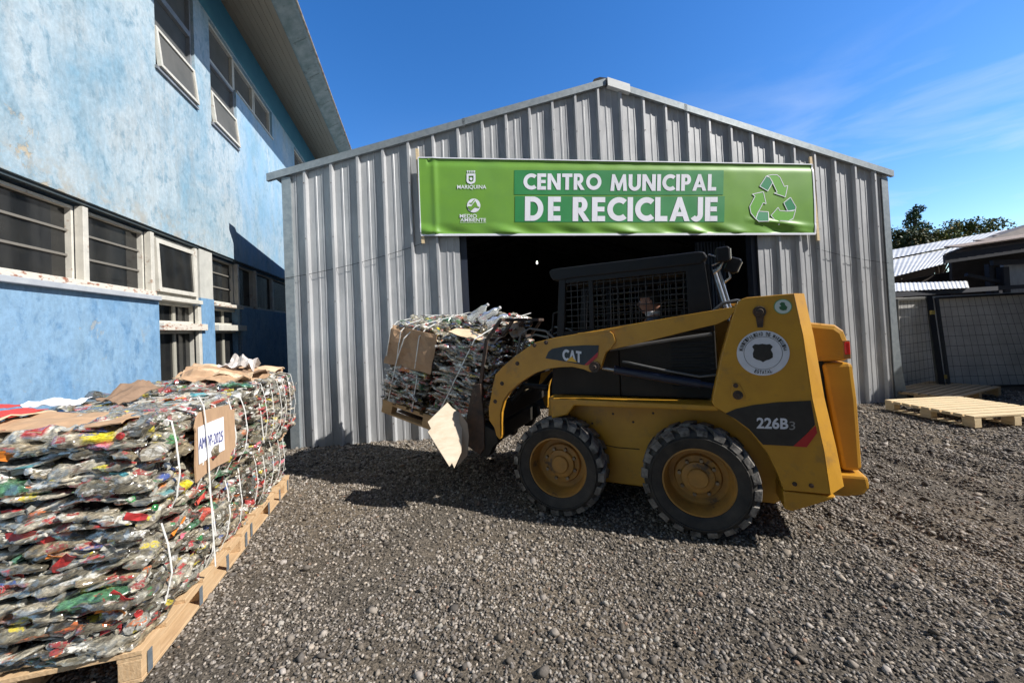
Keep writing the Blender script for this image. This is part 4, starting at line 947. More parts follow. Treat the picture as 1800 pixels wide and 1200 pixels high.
for sd in (1, -1):
    Q = lambda x, z, y: (x, y*sd, z)
    mb = MB(); mb.prism(arm_beam, .585, .688, Q); mb.prism(arm_plate, .625, .706, Q)
    mb.prism([(.70, 1.484), (.83, 1.478), (.76, 1.452), (.58, 1.478), (.45, 1.516)], .706, .712, Q)
    am = mb.build('lift_arm', YEL, ld, .008)
    mb = MB()
    for x, z in ((1.205, 1.39), (1.10, 1.41), (1.37, 1.235), (1.525, 1.06), (1.60, .90)):
        mb.lathe([(.001, .716), (.007, .716), (.009, .711), (.017, .711), (.019, .706)], 12, lambda a, b, h: (x+a, h*sd, z+b))
    mb.lathe([(.001, .75), (.014, .75), (.018, .735), (.042, .735), (.045, .70), (.045, .60)], 20, lambda a, b, h: (.70+a, h*sd, 1.205+b))
    mb.build('pin', RUST, am)
    # lift cylinder
    cy = .585*sd
    mb = MB(); mb.tube([(.545, cy, 1.163), (-.05, cy, 1.062)], .034, 16); mb.tube([(.57, cy, 1.167), (.545, cy, 1.163)], .038, 16); mb.tube([(-.05, cy, 1.062), (-.20, cy, 1.035)], .022, 10)
    cyl = mb.build('lift_cylinder', mat('cylinder_blueblack', (0.012, 0.016, 0.035), rough=.35), ld)
    mb = MB(); mb.tube([(.70, cy, 1.19), (.57, cy, 1.167)], .018, 12); mb.build('piston_rod', STL, cyl)
    mb = MB(); mb.tube([(.50, cy+.02*sd, 1.235), (.44, cy+.02*sd, 1.225), (.20, cy+.03*sd, 1.17), (-.05, cy+.03*sd, 1.12), (-.16, cy, 1.13)], .008, 8)
    mb.build('hydraulic_hose', mat('hose_grey', (.12, .12, .12), rough=.4), cyl)
    mb = MB(); mb.tube([(.60, cy, 1.33), (.3, cy-.02*sd, 1.372), (.1, cy-.02*sd, 1.40), (-.15, cy-.03*sd, 1.43)], .013, 8); mb.build('hydraulic_hose', MATS['hose_grey'], am)
    if sd == 1:
        P9 = LO+LL*.706
        def lp2(px, py, off): return tuple(LIM @ Vector(hit(px, py, P9+LL*off, LL)))
        g = lambda x, y: (840+x/3.913, 420+y/3.913)
        mb = MB(); mb.add([lp2(*g(x, y), .004) for x, y in ((465, 820), (485, 775), (510, 755), (590, 739), (740, 730), (832, 731), (828, 775), (735, 868), (620, 846), (540, 832))], [list(range(10))]); mb.build('arm_decal', DBLK, am, fixn=False)
        mb = MB(); mb.add([lp2(*g(x, y), .0055) for x, y in ((828, 775), (822, 812), (757, 868), (732, 866))], [[0, 1, 2, 3]]); mb.build('decal_stripe', DRED, am, fixn=False)
        mb = MB(); [mb.add([lp2(*g(582+130*u, 835+16*u-v*(80-2*u)), .0055+.0003*k) for u, v in p], [list(range(len(p)))]) for k, p in heavy('CAT', -.02)]; mb.build('brand_lettering', DWH, am, fixn=False)
        mb = MB(); mb.add([lp2(*g(x, y), .008) for x, y in ((610, 838), (645, 806), (682, 848))], [[0, 1, 2]]); mb.build('brand_triangle', mat('decal_yellow', (.75, .42, .03), rough=.5), am, fixn=False)
mb = MB(); mb.rng(1.56, 1.64, -.62, .62, .72, .86); mb.rng(1.50, 1.60, -.62, .62, 1.02, 1.09); mb.build('arm_crossmember', DGR, ld, .01)
# cab
cab = bpy.data.objects.new('cab', None); COL.objects.link(cab); cab.parent = ld
mb = MB(); mb.prism([(1.123, 2.038), (1.10, 2.05), (1.027, 2.056), (-.10, 2.070), (-.135, 2.062), (-.16, 2.013), (-.10, 1.97), (.90, 1.955), (1.02, 1.945), (1.085, 1.95), (1.11, 1.985)], -.462, .462, XZ)
mb.build('roof', BLK, cab, .012)
for sd in (1, -1):
    Q = lambda x, z, y: (x, y*sd, z)
    mb = MB()
    mb.prism([(1.035, 1.95), (.975, 1.955), (1.02, 1.35), (1.09, 1.35)], .41, .455, Q)          # front post
    mb.prism([(-.135, 1.99), (.0, 1.965), (.0, 1.45), (-.18, 1.45)], .41, .452, Q)              # rear panel
    mb.prism([(.775, 1.955), (.735, 1.955), (.745, 1.45), (.785, 1.45)], .415, .448, Q)         # middle post
    mb.prism([(1.0, 1.962), (-.02, 1.972), (-.02, 1.925), (1.0, 1.915)], .413, .450, Q)
    mb.prism([(1.05, 1.49), (-.12, 1.50), (-.12, 1.45), (1.05, 1.45)], .413, .450, Q)
    mb.build('side_frame', BLK, cab, .004)
    mb = MB()
    for k in range(17):
        x = .03+k*.057
        mb.tube([(x, .432*sd, 1.46), (x-.01, .432*sd, 1.95)], .0042, 5)
    for k in range(8):
        z = 1.52+k*.055; mb.tube([(.99, .426*sd, z-.006), (-.01, .426*sd, z+.01)], .0042, 5)
    mb.build('side_screen', mat('screen_paint', (.016, .016, .017), rough=.5), cab)
    mb = MB(); mb.prism([(1.10, 1.449), (1.16, .93), (.55, .93), (.55, 1.449)], .43, .452, Q); mb.prism([(.545, 1.449), (.545, .93), (-.18, .93), (-.18, 1.449)], .425, .447, Q)
    mb.build('lower_panel', DGR, cab, .008)
    mb = MB()
    for k in range(9):
        z = 1.0+k*.043; mb.prism([(.14, z), (.14, z+.022), (-.16, z+.030), (-.16, z+.008)], .448, .462, Q)
    mb.build('louvre', BLK, cab)
mb = MB(); mb.rng(-.17, -.13, -.41, .41, 1.45, 1.97); mb.build('rear_window_frame', BLK, cab)
mb = MB(); mb.rng(-.12, 1.08, -.42, .42, .93, .97); mb.build('floor', BLK, cab)
mb = MB(); mb.rng(.10, .56, -.24, .24, 1.02, 1.16); mb.prism([(.16, 1.16), (.06, 1.16), (-.04, 1.62), (.05, 1.64)], -.23, .23, XZ); mb.build('seat', BLK, cab, .03)
for sd in (1, -1):
    mb = MB(); mb.tube([(.78, .30*sd, 1.0), (.74, .30*sd, 1.30), (.70, .29*sd, 1.36)], [.012, .012, .02], 8); mb.build('control_lever', BLK, cab)
# roof brackets, exhaust pipes and rear work lights
mb = MB(); mb.tube([(-.20, .33, 1.93), (-.265, .33, 1.64), (-.30, .33, 1.52)], .022, 12); mb.tube([(-.24, .24, 1.96), (-.31, .24, 1.62), (-.34, .24, 1.52)], .014, 10)
mb.tube([(-.17, .36, 2.05), (-.225, .36, 2.03), (-.24, .36, 1.98), (-.19, .36, 1.96)], .006, 8)
mb.build('rear_pipe', STL, ld)
mb = MB(); pts = [(-.17, .5, 1.60), (-.24, .5, 1.655), (-.33, .5, 1.67), (-.42, .5, 1.64)]; mb.tube(pts, .012, 8); mb.build('hydraulic_hose', MATS['hose_grey'], ld)
def wlight(x, z, y, tilt, name='work_light'):
    T = Matrix.Translation((x, y, z)) @ Matrix.Rotation(tilt, 4, 'Y')
    mb = MB(); n = 6
    mb.prism([(.045, -.055), (.045, .055), (-.035, .06), (-.05, .045), (-.05, -.045), (-.035, -.06)], -.055, .055, XZ)
    mb.v = [tuple(T @ Vector(v)) for v in mb.v]; o = mb.build(name, BLK, ld, .01)
    mb = MB(); mb.rng(-.058, -.0505, -.04, .04, -.042, .042); mb.v = [tuple(T @ Vector(v)) for v in mb.v]; mb.build('lens', mat('lamp_lens', (.7, .68, .58), rough=.15), o, .004)
    mb = MB(); mb.tube([T @ Vector((0, 0, -.055)), (x+.02, y, z-.10), (x+.07, y, z-.14)], .009, 8); mb.build('bracket', STL, o)
wlight(-.265, 2.035, .36, 0.0); wlight(-.345, 1.965, .22, -.45)
# fork carriage with tall back guard
def cl(x, z): return (x, z)
mb = MB()
mb.prism([(1.79, 1.04), (1.87, 1.03), (1.94, .80), (2.0, .52), (1.95, .44), (1.83, .38), (1.78, .44), (1.77, .70)], .585, .615, XZ)
mb.prism([(1.80, 1.02), (1.87, 1.02), (1.99, .50), (1.95, .44), (1.84, .40), (1.80, .70)], -.615, -.585, XZ)
mb.rng(1.80, 1.83, -.58, .58, .86, .96); mb.rng(1.82, 1.85, -.58, .58, .50, .60)
mb.build('fork_carriage', RUST, ld, .008)
mb = MB(); mb.prism([(1.80, .66), (1.66, .60), (1.64, .50), (1.70, .45), (1.74, .37), (1.83, .36), (1.84, .60)], .50, .60, XZ); mb.prism([(1.80, .66), (1.66, .60), (1.64, .50), (1.70, .45), (1.74, .37), (1.83, .36), (1.84, .60)], -.60, -.50, XZ)
mb.rng(1.70, 1.80, -.5, .5, .46, .62); mb.build('quick_coupler', DGR, ld, .01)
mb = MB()
for y in (.575, .28, .0, -.28, -.575):
    e = [(1.815, y, 1.0), (1.725, y, 1.44), (1.575, y, 1.618)]
    mb.bar(e[0], e[1], .022, .035); mb.bar(e[1], e[2], .022, .03)
mb.bar((1.565, .59, 1.622), (1.565, -.59, 1.622), .03, .03); mb.bar((1.725, .59, 1.44), (1.725, -.59, 1.44), .025, .03)
mb.build('back_guard', RUST, ld, .003)
for sd in (1, -1):
    mb = MB()
    mb.tube([(1.50, .44*sd, 1.22), (1.44, .42*sd, 1.48), (1.36, .40*sd, 1.53), (1.2, .40*sd, 1.50), (1.1, .42*sd, 1.42)], .010, 8)
    mb.build('hydraulic_hose', MATS['hose_grey'], ld); mb = MB()
    mb.tube([(1.50, .36*sd, 1.2), (1.43, .34*sd, 1.43), (1.32, .36*sd, 1.47), (1.18, .40*sd, 1.44)], .010, 8)
    mb.build('hydraulic_hose', MATS['hose_grey'], ld); mb = MB()
    mb.tube([(1.60, .42*sd, .80), (1.42, .42*sd, 1.0), (1.20, .42*sd, .98)], .03, 12)
    mb.build('tilt_cylinder', BLK, ld)
TILT = rad(14)
FMW = Matrix.Translation((1.90, 0, .385)) @ Matrix.Rotation(-TILT, 4, 'Y')
for sd in (1, -1):
    mb = MB(); mb.prism([(-.06, .0), (-.06, -.05), (.02, -.05), (1.15, .005), (1.15, .015), (.02, .0)], .22, .34, lambda x, z, y: (x, y*sd, z)); mb.prism([(-.06, .0), (-.06, .45), (-.02, .45), (-.02, .0)], .22, .34, lambda x, z, y: (x, y*sd, z))
    mb.v = [tuple(FMW @ Vector(v)) for v in mb.v]; mb.build('fork_tine', RUST, ld, .005)
mb = MB(); mb.tube([(1.10, .33, 1.0), (1.16, .35, 1.44), (1.13, .35, 1.66), (1.02, .35, 1.68)], .011, 8); mb.build('grab_rail', BLK, cab)
mb = MB(); mb.lathe([(.03, .0), (.035, .03), (.001, .035)], 12, lambda a, b, h: (1.0+h, .30+a, 1.90+b)); mb.build('front_lamp', STL, cab)

# ------------------------------------------------------------------ operator in the cab
def skin_body(name, chain, mats, parent, root=0, sub=2):
    """chain: list of (pos, radius, parent index)"""
    me = bpy.data.meshes.new(name); me.from_pydata([c[0] for c in chain], [(i, c[2]) for i, c in enumerate(chain) if c[2] is not None], [])
    o = bpy.data.objects.new(name, me); COL.objects.link(o); o.parent = parent
    sk = o.modifiers.new('s', 'SKIN'); sk.use_smooth_shade = True
    for i, c in enumerate(chain):
        sv = me.skin_vertices[0].data[i]; r = c[1] if isinstance(c[1], tuple) else (c[1], c[1]); sv.radius = r; sv.use_root = (i == root)
    ss = o.modifiers.new('u', 'SUBSURF'); ss.levels = sub; ss.render_levels = sub
    dg = bpy.context.evaluated_depsgraph_get(); m2 = bpy.data.meshes.new_from_object(o.evaluated_get(dg)); o.modifiers.clear(); o.data = m2
    for m in mats: m2.materials.append(m)
    return o
SKIN = mat('skin', (0.42, 0.22, 0.155), (0.36, 0.18, 0.13), rough=.5, scale=8)
op = thing('person', 'operator in blue grey shirt seated behind the mesh screen of the loader cab', 'person', mw=LMW @ Matrix.Translation((.30, 0, 1.16)))
b = [((0, 0, .10), (.13, .15), None), ((-.02, 0, .24), (.12, .15), 0), ((-.03, 0, .38), (.115, .17), 1), ((-.02, 0, .44), (.06, .07), 2), ((0, 0, .49), .052, 3),
     ((-.02, .17, .38), .058, 2), ((.06, .22, .20), .045, 5), ((.30, .24, .19), .036, 6), ((.37, .26, .19), (.022, .034), 7),
     ((-.02, -.17, .38), .058, 2), ((.06, -.22, .20), .045, 9), ((.30, -.24, .19), .036, 10), ((.37, -.26, .19), (.022, .034), 11),
     ((.06, .10, .06), .085, 0), ((.42, .13, .06), .065, 13), ((.50, .13, -.18), .050, 14), ((.60, .13, -.2), .040, 15),
     ((.06, -.10, .06), .085, 0), ((.42, -.13, .06), .065, 17), ((.50, -.13, -.18), .050, 18), ((.60, -.13, -.2), .040, 19)]
for sd, wr in ((1, 8), (-1, 12)):
    for fi, dy in enumerate((-.024, -.008, .008, .024)):
        l = (.030, .036, .034, .027)[fi]; i0 = len(b)
        b.append(((.41, (.26+dy)*sd, .205), .0085, wr)); b.append(((.41+l, (.26+dy)*sd, .195), .008, i0)); b.append(((.41+l+.006, (.26+dy)*sd, .165), .0075, i0+1))
    i0 = len(b); b.append(((.37, (.26-.036)*sd, .185), .009, wr)); b.append(((.395, (.26-.040)*sd, .165), .008, i0))
body = skin_body('body', b, [SKIN], op)
SHIRT = mat('blue_grey_shirt', (0.10, 0.13, 0.18), (0.08, 0.10, 0.15), rough=.85, scale=20)
sh = [((0, 0, .06), (.145, .165), None), ((-.02, 0, .24), (.135, .165), 0), ((-.03, 0, .37), (.13, .18), 1), ((-.02, 0, .425), (.075, .085), 2),
      ((-.02, .175, .375), .070, 2), ((.04, .215, .24), .062, 4), ((-.02, -.175, .375), .070, 2), ((.04, -.215, .24), .062, 6)]
skin_body('shirt', sh, [SHIRT], op)
mb = MB(); mb.lathe([(.066, .435), (.070, .47), (.062, .475)], 18, lambda a, b_, h: (-.012+a, b_, h)); mb.build('collar', mat('white_cloth', (.7, .7, .72), rough=.8), op)
tr = [((0, 0, .05), (.14, .16), None), ((.06, .10, .06), .098, 0), ((.42, .13, .06), .078, 1), ((.50, .13, -.15), .062, 2), ((.06, -.10, .06), .098, 0), ((.42, -.13, .06), .078, 4), ((.50, -.13, -.15), .062, 5)]
skin_body('trousers', tr, [mat('dark_trousers', (.03, .035, .05), rough=.9)], op)
# head
bm = bmesh.new(); bmesh.ops.create_uvsphere(bm, u_segments=28, v_segments=22, radius=1.0)
for v in bm.verts:
    x, y, z = v.co; X, Y, Z = x*.098, y*.074, z*.118
    if z < 0: X *= 1-.12*(-z); Y *= 1-.28*(-z)
    if x > .5:
        f = (x-.5)/.5; X += -.012*f
        if -.35 < z < .12 and abs(y) < .22: X += .026*(1-abs(y)/.22)*(1-max(0, (z+.05)/.17)) if z > -.25 else .012*(1-abs(y)/.22)
        if .0 < z < .2 and .25 < abs(y) < .6: X -= .009
        if -.55 < z < -.38 and abs(y) < .3: X += .006
        if z < -.75: X += .012
    v.co = (X+.012, Y, Z+.56)
for s_ in (1, -1):
    r = bmesh.ops.create_uvsphere(bm, u_segments=10, v_segments=8, radius=1.0)
    for v in r['verts']: v.co = (v.co.x*.016-.004, v.co.y*.007+s_*.074, v.co.z*.030+.555)
for fce in bm.faces: fce.smooth = True
me = bpy.data.meshes.new('head'); bm.to_mesh(me); bm.free(); me.materials.append(SKIN); hd = bpy.data.objects.new('head', me); COL.objects.link(hd); hd.parent = body
mb = MB()
for s_ in (1, -1): mb.lathe([(.001, .009), (.006, .007), (.009, 0), (.006, -.007), (.001, -.009)], 8, lambda a, b_, h: (.092+a*.6, .03*s_+b_, .572+h))
mb.build('eye', WHITE, hd)
mb = MB(); mb.bar((.098, -.022, .492), (.098, .022, .492), .006, .006); mb.build('mouth', mat('lips', (.3, .10, .09), rough=.5), hd)
bm = bmesh.new(); bmesh.ops.create_uvsphere(bm, u_segments=24, v_segments=16, radius=1.0)
dl = [v for v in bm.verts if v.co.z < (.25 if v.co.x > .1 else -.25)]; bmesh.ops.delete(bm, geom=dl, context='VERTS')
for v in bm.verts: v.co = (v.co.x*.103+.006, v.co.y*.080, v.co.z*.122+.563)
for fce in bm.faces: fce.smooth = True
me = bpy.data.meshes.new('hair'); bm.to_mesh(me); bm.free(); me.materials.append(mat('dark_hair', (.02, .015, .012), rough=.6)); o = bpy.data.objects.new('hair', me); COL.objects.link(o); o.parent = hd

# ------------------------------------------------------------------ pallets
def pallet(name, label, m, mw, lx=1.2, ly=1.0, nb=7, group=None, top=.02, plates=False, H=.144, cat='pallet'):
    """deck boards run along local y; blocks on a 3 x 3 grid; origin at one bottom corner"""
    t = thing(name, label, cat, mw=mw, group=group)
    mb = MB(); bw = lx/nb*.80
    for k in range(nb):
        x = bw/2+(lx-bw)*k/(nb-1); j = random.uniform(-.004, .004)
        mb.rng(x-bw/2, x+bw/2, j, ly+j, H-top, H+random.uniform(0, .003))
    mb.build('deck_board', m, t, .002)
    mb = MB()
    for y in (.05, ly/2, ly-.05): mb.rng(.003, lx-.003, y-.048, y+.048, H-top-.019, H-top-.0005)
    mb.build('stringer_board', m, t)
    for y in (.05, ly/2, ly-.05):
        for x in (.07, lx/2, lx-.07):
            mb = MB(); mb.rng(x-.07+.002, x+.07-.002, y-.046, y+.046, .019, H-top-.0195); mb.build('block', m, t, .003)
    mb = MB()
    for y in (.05, ly/2, ly-.05): mb.rng(.002, lx-.002, y-.047, y+.047, 0, .0185)
    mb.build('base_board', m, t, .002)
    if plates:
        for x in (.05, lx*.42, lx*.7, lx-.06):
            mb = MB(); mb.rng(x-.016, x+.016, -.0035, -.0005+.0, .012, H-.03)
            mb.build('nail_plate', mat('plate_blue_steel', (.30, .36, .42), (.2, .25, .3), rough=.4, metal=.6, scale=30), t)
    return t
def frame(o, xd, yd=None):
    x = Vector(xd).normalized(); z = Vector((0, 0, 1)); y = z.cross(x).normalized(); return Matrix(((x.x, y.x, 0, o[0]), (x.y, y.y, 0, o[1]), (0, 0, 1, o[2]), (0, 0, 0, 1)))
# near pallets: long side faces the yard and runs along the building
E1 = np.array([-1.775, 1.80, 0.0]); E2 = np.array([-2.345, 3.99, 0.0]); DV = (E2-E1)/np.linalg.norm(E2-E1)
p1 = pallet('wooden_pallet', 'worn wooden pallet under the nearest bottle bales', WOODO, frame(E1, DV), lx=1.20, ly=1.0, group='pallets under the bales by the blue wall', plates=True)
p2 = pallet('wooden_pallet', 'wooden pallet under the farther bottle bales beside the warehouse corner', WOODO, frame(E1+DV*1.235-np.array([.02, 0, 0]), DV), lx=1.02, ly=1.0, group='pallets under the bales by the blue wall', plates=True)
LDM = LMW @ Matrix.Translation((1.90, 0, .405)) @ Matrix.Rotation(-TILT, 4, 'Y')
p3 = pallet('wooden_pallet', 'tilted wooden pallet carried on the loader forks', WOODD, LDM @ Matrix.Translation((0, -.52, 0)), lx=1.22, ly=1.04, nb=7)
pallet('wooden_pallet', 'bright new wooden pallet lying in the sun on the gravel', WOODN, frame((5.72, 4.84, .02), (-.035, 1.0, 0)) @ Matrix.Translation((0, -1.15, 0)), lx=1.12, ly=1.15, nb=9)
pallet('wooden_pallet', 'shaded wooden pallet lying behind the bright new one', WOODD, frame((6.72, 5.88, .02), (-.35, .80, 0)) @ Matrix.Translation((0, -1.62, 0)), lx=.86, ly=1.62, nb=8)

# ------------------------------------------------------------------ bottle bales
PAL_B = [(.36, .355, .32), (.24, .235, .20), (.47, .46, .42), (.14, .135, .115), (.28, .25, .19), (.40, .38, .33), (.09, .085, .075), (.30, .31, .30)]
PAL_L = [(.46, .04, .04)]*6+[(.55, .10, .07), (.70, .22, .03), (.04, .26, .08), (.70, .60, .04), (.06, .10, .34), (.72, .72, .70), (.6, .58, .52), (.68, .68, .66), (.75, .18, .25), (.10, .35, .40)]
def bottle_block(name, parent, size, seed, faces=('x', '-y', 'top'), dark=1.0, mound=None, rowh=.040, lab=.24, tall_axis=None, bulge=.03, mat_=PET, dens=1.0):
    """compressed bottles: crumpled flattened shells in layers on the exposed sides of a block (0..sx, 0..sy, 0..sz)"""
    rg = np.random.default_rng(seed); sx, sy, sz = size; V = []; F = []; T = []; nv = 0
    NA, NL = 11, 15
    prof = np.interp(np.linspace(0, 1, NL+1), np.linspace(0, 1, 11), [.80, .98, 1.0, .93, .98, .9, 1.0, .98, .85, .55, .38])
    def bottle(c, ax, up, L, r, flat, base, label):
        nonlocal nv
        ax = ax/np.linalg.norm(ax); up = up-ax*(up@ax); up /= np.linalg.norm(up); sd = np.cross(ax, up)
        ph = rg.uniform(0, 9, 4); cr = rg.uniform(.08, .20)
        capc = rg.random() < .28; kk = rg.integers(NA); wid = rg.integers(3, 8); bend = rg.uniform(-.05, .05); tw = rg.uniform(-.9, .9)
        for i in range(NL+1):
            t = i/NL
            for k in range(NA):
                a = 2*math.pi*k/NA+tw*t
                rr = r*prof[i]*(1+cr*math.sin(3*a+ph[0]+t*11)+cr*.7*math.sin(5*a+ph[1]-t*17)+rg.uniform(-.11, .11))
                p = c+ax*(t-.5)*L+sd*math.cos(a)*rr+up*(math.sin(a)*rr*flat+bend*math.sin(t*3.14)*.5)
                V.append(p)
                lb = label is not None and 5 <= i <= 9 and (k-kk) % NA < wid
                jit = rg.choice((.35, .7, 1.0, 1.3, 2.0), p=(.14, .28, .34, .2, .04))  # light and dark jitter paints the look of refraction into the tint
                col = np.array(label)*rg.uniform(.8, 1.15) if lb else np.array(base)*jit
                if label is not None and i == NL and capc: col = np.array(label)
                T.append(np.clip(col, 0, .9))
        for i in range(NL):
            for k in range(NA):
                k2 = (k+1) % NA; F.append((nv+i*NA+k, nv+i*NA+k2, nv+(i+1)*NA+k2, nv+(i+1)*NA+k))
        F.append(tuple(nv+k for k in range(NA))[::-1]); F.append(tuple(nv+NL*NA+k for k in range(NA)))
        nv += (NL+1)*NA
        if capc:                                                     # screw cap
            cc = np.array(label) if label is not None else np.array([(.6, .6, .58), (.42, .04, .04), (.5, .5, .48), (.55, .55, .5)][rg.integers(4)])
            e0 = c+ax*(L*.5-.002); b0 = nv
            for q in (0, .014):
                for k in range(8): a = k*math.pi/4; V.append(e0+ax*q+(sd*math.cos(a)+up*math.sin(a))*.0155); T.append(cc*.9)
            for k in range(8): F.append((b0+k, b0+(k+1) % 8, b0+8+(k+1) % 8, b0+8+k))
            F.append(tuple(b0+8+k for k in range(8))); nv += 16
    def one(fc, u, w):
        L = rg.uniform(.19, .33); r = rg.uniform(.036, .056); flat = rg.uniform(.25, .78)
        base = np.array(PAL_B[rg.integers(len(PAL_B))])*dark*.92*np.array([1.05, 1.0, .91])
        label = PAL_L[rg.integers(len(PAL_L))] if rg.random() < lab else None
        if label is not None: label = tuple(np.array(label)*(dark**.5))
        if rg.random() < .025: base = np.array([.08, .20, .11])*dark
        bl_ = bulge*math.sin(math.pi*np.clip(w/sz, 0, 1))*rg.uniform(.5, 1)
        yaw = rg.normal(0, .35); til = rg.normal(0, .11)
        end = rg.random() < (.5 if fc == 'x' else .28)
        if fc != 'top' and not end:
            wd = sy if 'x' in fc else sx; u = min(max(u, L*.44), wd-L*.44)
        if fc == 'top': u = min(max(u, L*.4), sx-L*.4); w = min(max(w, L*.4), sy-L*.4)
        if fc in ('x', '-x'):
            sg = 1 if fc == 'x' else -1
            c = np.array([(sx if sg > 0 else 0)+sg*(bl_-.03+rg.uniform(-.018, .018)), u, w])
            ax = np.array([sg*math.sin(yaw)*.5, math.cos(yaw), til]) if not end else np.array([sg, rg.normal(0, .4), til]); up = np.array([0, til, 1.0])
            if end: c[0] -= sg*L*.38
        elif fc in ('-y', 'y'):
            sg = -1 if fc == '-y' else 1
            c = np.array([u, (0 if sg < 0 else sy)+sg*(bl_-.03+rg.uniform(-.012, .018)), w])
            ax = np.array([math.cos(yaw), sg*math.sin(yaw)*.5, til]) if not end else np.array([rg.normal(0, .4), sg, til]); up = np.array([til, 0, 1.0])
            if end: c[1] -= sg*L*.38
        else:
            c = np.array([u, w, sz-.02+rg.uniform(-.01, .02)+(mound(u, w)*rg.uniform(.75, 1.05) if mound else 0)]); a = rg.uniform(0, 6.28); ax = np.array([math.cos(a), math.sin(a), til]); up = np.array([0, 0, 1.0])
        bottle(c, ax, up, L, r, flat, base, label)
    for fc in faces:
        if fc == 'top':
            for q in range(int(sx*sy*(240 if mound else 110)*dens)): one(fc, rg.uniform(.06, sx-.06), rg.uniform(.06, sy-.06))
        else:
            W_ = sy if 'x' in fc else sx; rows = int(sz/rowh)
            for j in range(rows+1):
                w = .02+(sz-.035)*j/rows; u = rg.uniform(0, .1)
                while u < W_:
                    one(fc, min(max(u, .05), W_-.05), w+rg.uniform(-.018, .018)); u += rg.uniform(.07, .16)/dens
    # dark core
    m_ = .05; b0 = nv
    for z in (m_*.4, sz-m_):
        for y in (m_, sy-m_):
            for x in (m_, sx-m_): V.append(np.array([x, y, z])); T.append(np.array([.035, .035, .035]))
    for q in ((0, 2, 3, 1), (4, 5, 7, 6), (0, 1, 5, 4), (2, 6, 7, 3), (0, 4, 6, 2), (1, 3, 7, 5)): F.append(tuple(b0+i for i in q))
    me = bpy.data.meshes.new(name); me.from_pydata([tuple(map(float, v)) for v in V], [], F)
    at = me.attributes.new('tint', 'FLOAT_COLOR', 'POINT'); c = np.ones((len(V), 4), np.float32); c[:, :3] = np.array(T); at.data.foreach_set('color', c.reshape(-1))
    me.materials.append(mat_); me.polygons.foreach_set('use_smooth', [len(f) == 4 for f in F]); me.update(); o = bpy.data.objects.new(name, me); COL.objects.link(o); o.parent = parent; o['kind'] = 'stuff'; return o
def scraps_and_glints(parent, size, seed, n, faces, name='scrap_and_glint'):
    """printed film and caps between bottles, plus grey flakes standing in for glints"""
    rg = np.random.default_rng(seed); sx, sy, sz = size; V = []; F = []; T = []
    for _ in range(n):
        fc = faces[rg.integers(len(faces))]; s = rg.uniform(.018, .05); col = np.array(PAL_L[rg.integers(len(PAL_L))])
        if rg.random() < .85: col = np.array([.46, .45, .40])*rg.uniform(.4, 1.1); s *= .6  # most flakes are small and grey, standing in for glints
        w = rg.uniform(.02, sz-.02)
        if fc == 'x': c = np.array([sx+rg.uniform(.0, .035), rg.uniform(0, sy), w]); A = np.array([0, 1, 0]); B_ = np.array([.3, 0, 1])
        elif fc == '-y': c = np.array([rg.uniform(0, sx), -rg.uniform(.0, .035), w]); A = np.array([1, 0, 0]); B_ = np.array([0, -.3, 1])
        else: c = np.array([rg.uniform(0, sx), rg.uniform(0, sy), sz+rg.uniform(0, .02)]); A = np.array([1, .3, 0]); B_ = np.array([-.3, 1, .2])
        a = rg.normal(0, .5); A2 = A*math.cos(a)+B_*math.sin(a); B2 = -A*math.sin(a)+B_*math.cos(a); N_ = np.cross(A2, B2); b0 = len(V)
        for j in range(3):
            for i in range(4):
                V.append(c+A2*s*(i-1.5)*.8+B2*s*.45*(j-1)+N_*rg.uniform(-.3, .3)*s); T.append(col*rg.uniform(.7, 1.1))
        for j in range(2):
            for i in range(3): F.append((b0+j*4+i, b0+j*4+i+1, b0+(j+1)*4+i+1, b0+(j+1)*4+i))
    me = bpy.data.meshes.new(name); me.from_pydata([tuple(map(float, v)) for v in V], [], F)
    at = me.attributes.new('tint', 'FLOAT_COLOR', 'POINT'); c = np.ones((len(V), 4), np.float32); c[:, :3] = np.clip(np.array(T), 0, .9); at.data.foreach_set('color', c.reshape(-1))
    me.materials.append(FILM_GLINT); o = bpy.data.objects.new(name, me); COL.objects.link(o); o.parent = parent; o['kind'] = 'stuff'
    sd = o.modifiers.new('t', 'SOLIDIFY'); sd.thickness = .0012; return o
FILM_GLINT = attr_mat('film_and_glint', rough=.35, bump=.4, bscale=60)
def strap_over(parent, pts, side, w=.011, wob=.004):
    P = []
    n = len(pts)
    for i in range(n-1):
        a, b_ = Vector(pts[i]), Vector(pts[i+1]); m = 4
        for k in range(m): P.append(a.lerp(b_, k/m)+Vector((random.uniform(-wob, wob)*.3 for _ in range(3)))*(0 if (i == 0 and k == 0) else 1))
    P.append(Vector(pts[-1])); mb = MB(); mb.strip(P, w, side, .0022); return mb.build('strap', STRAP, parent)
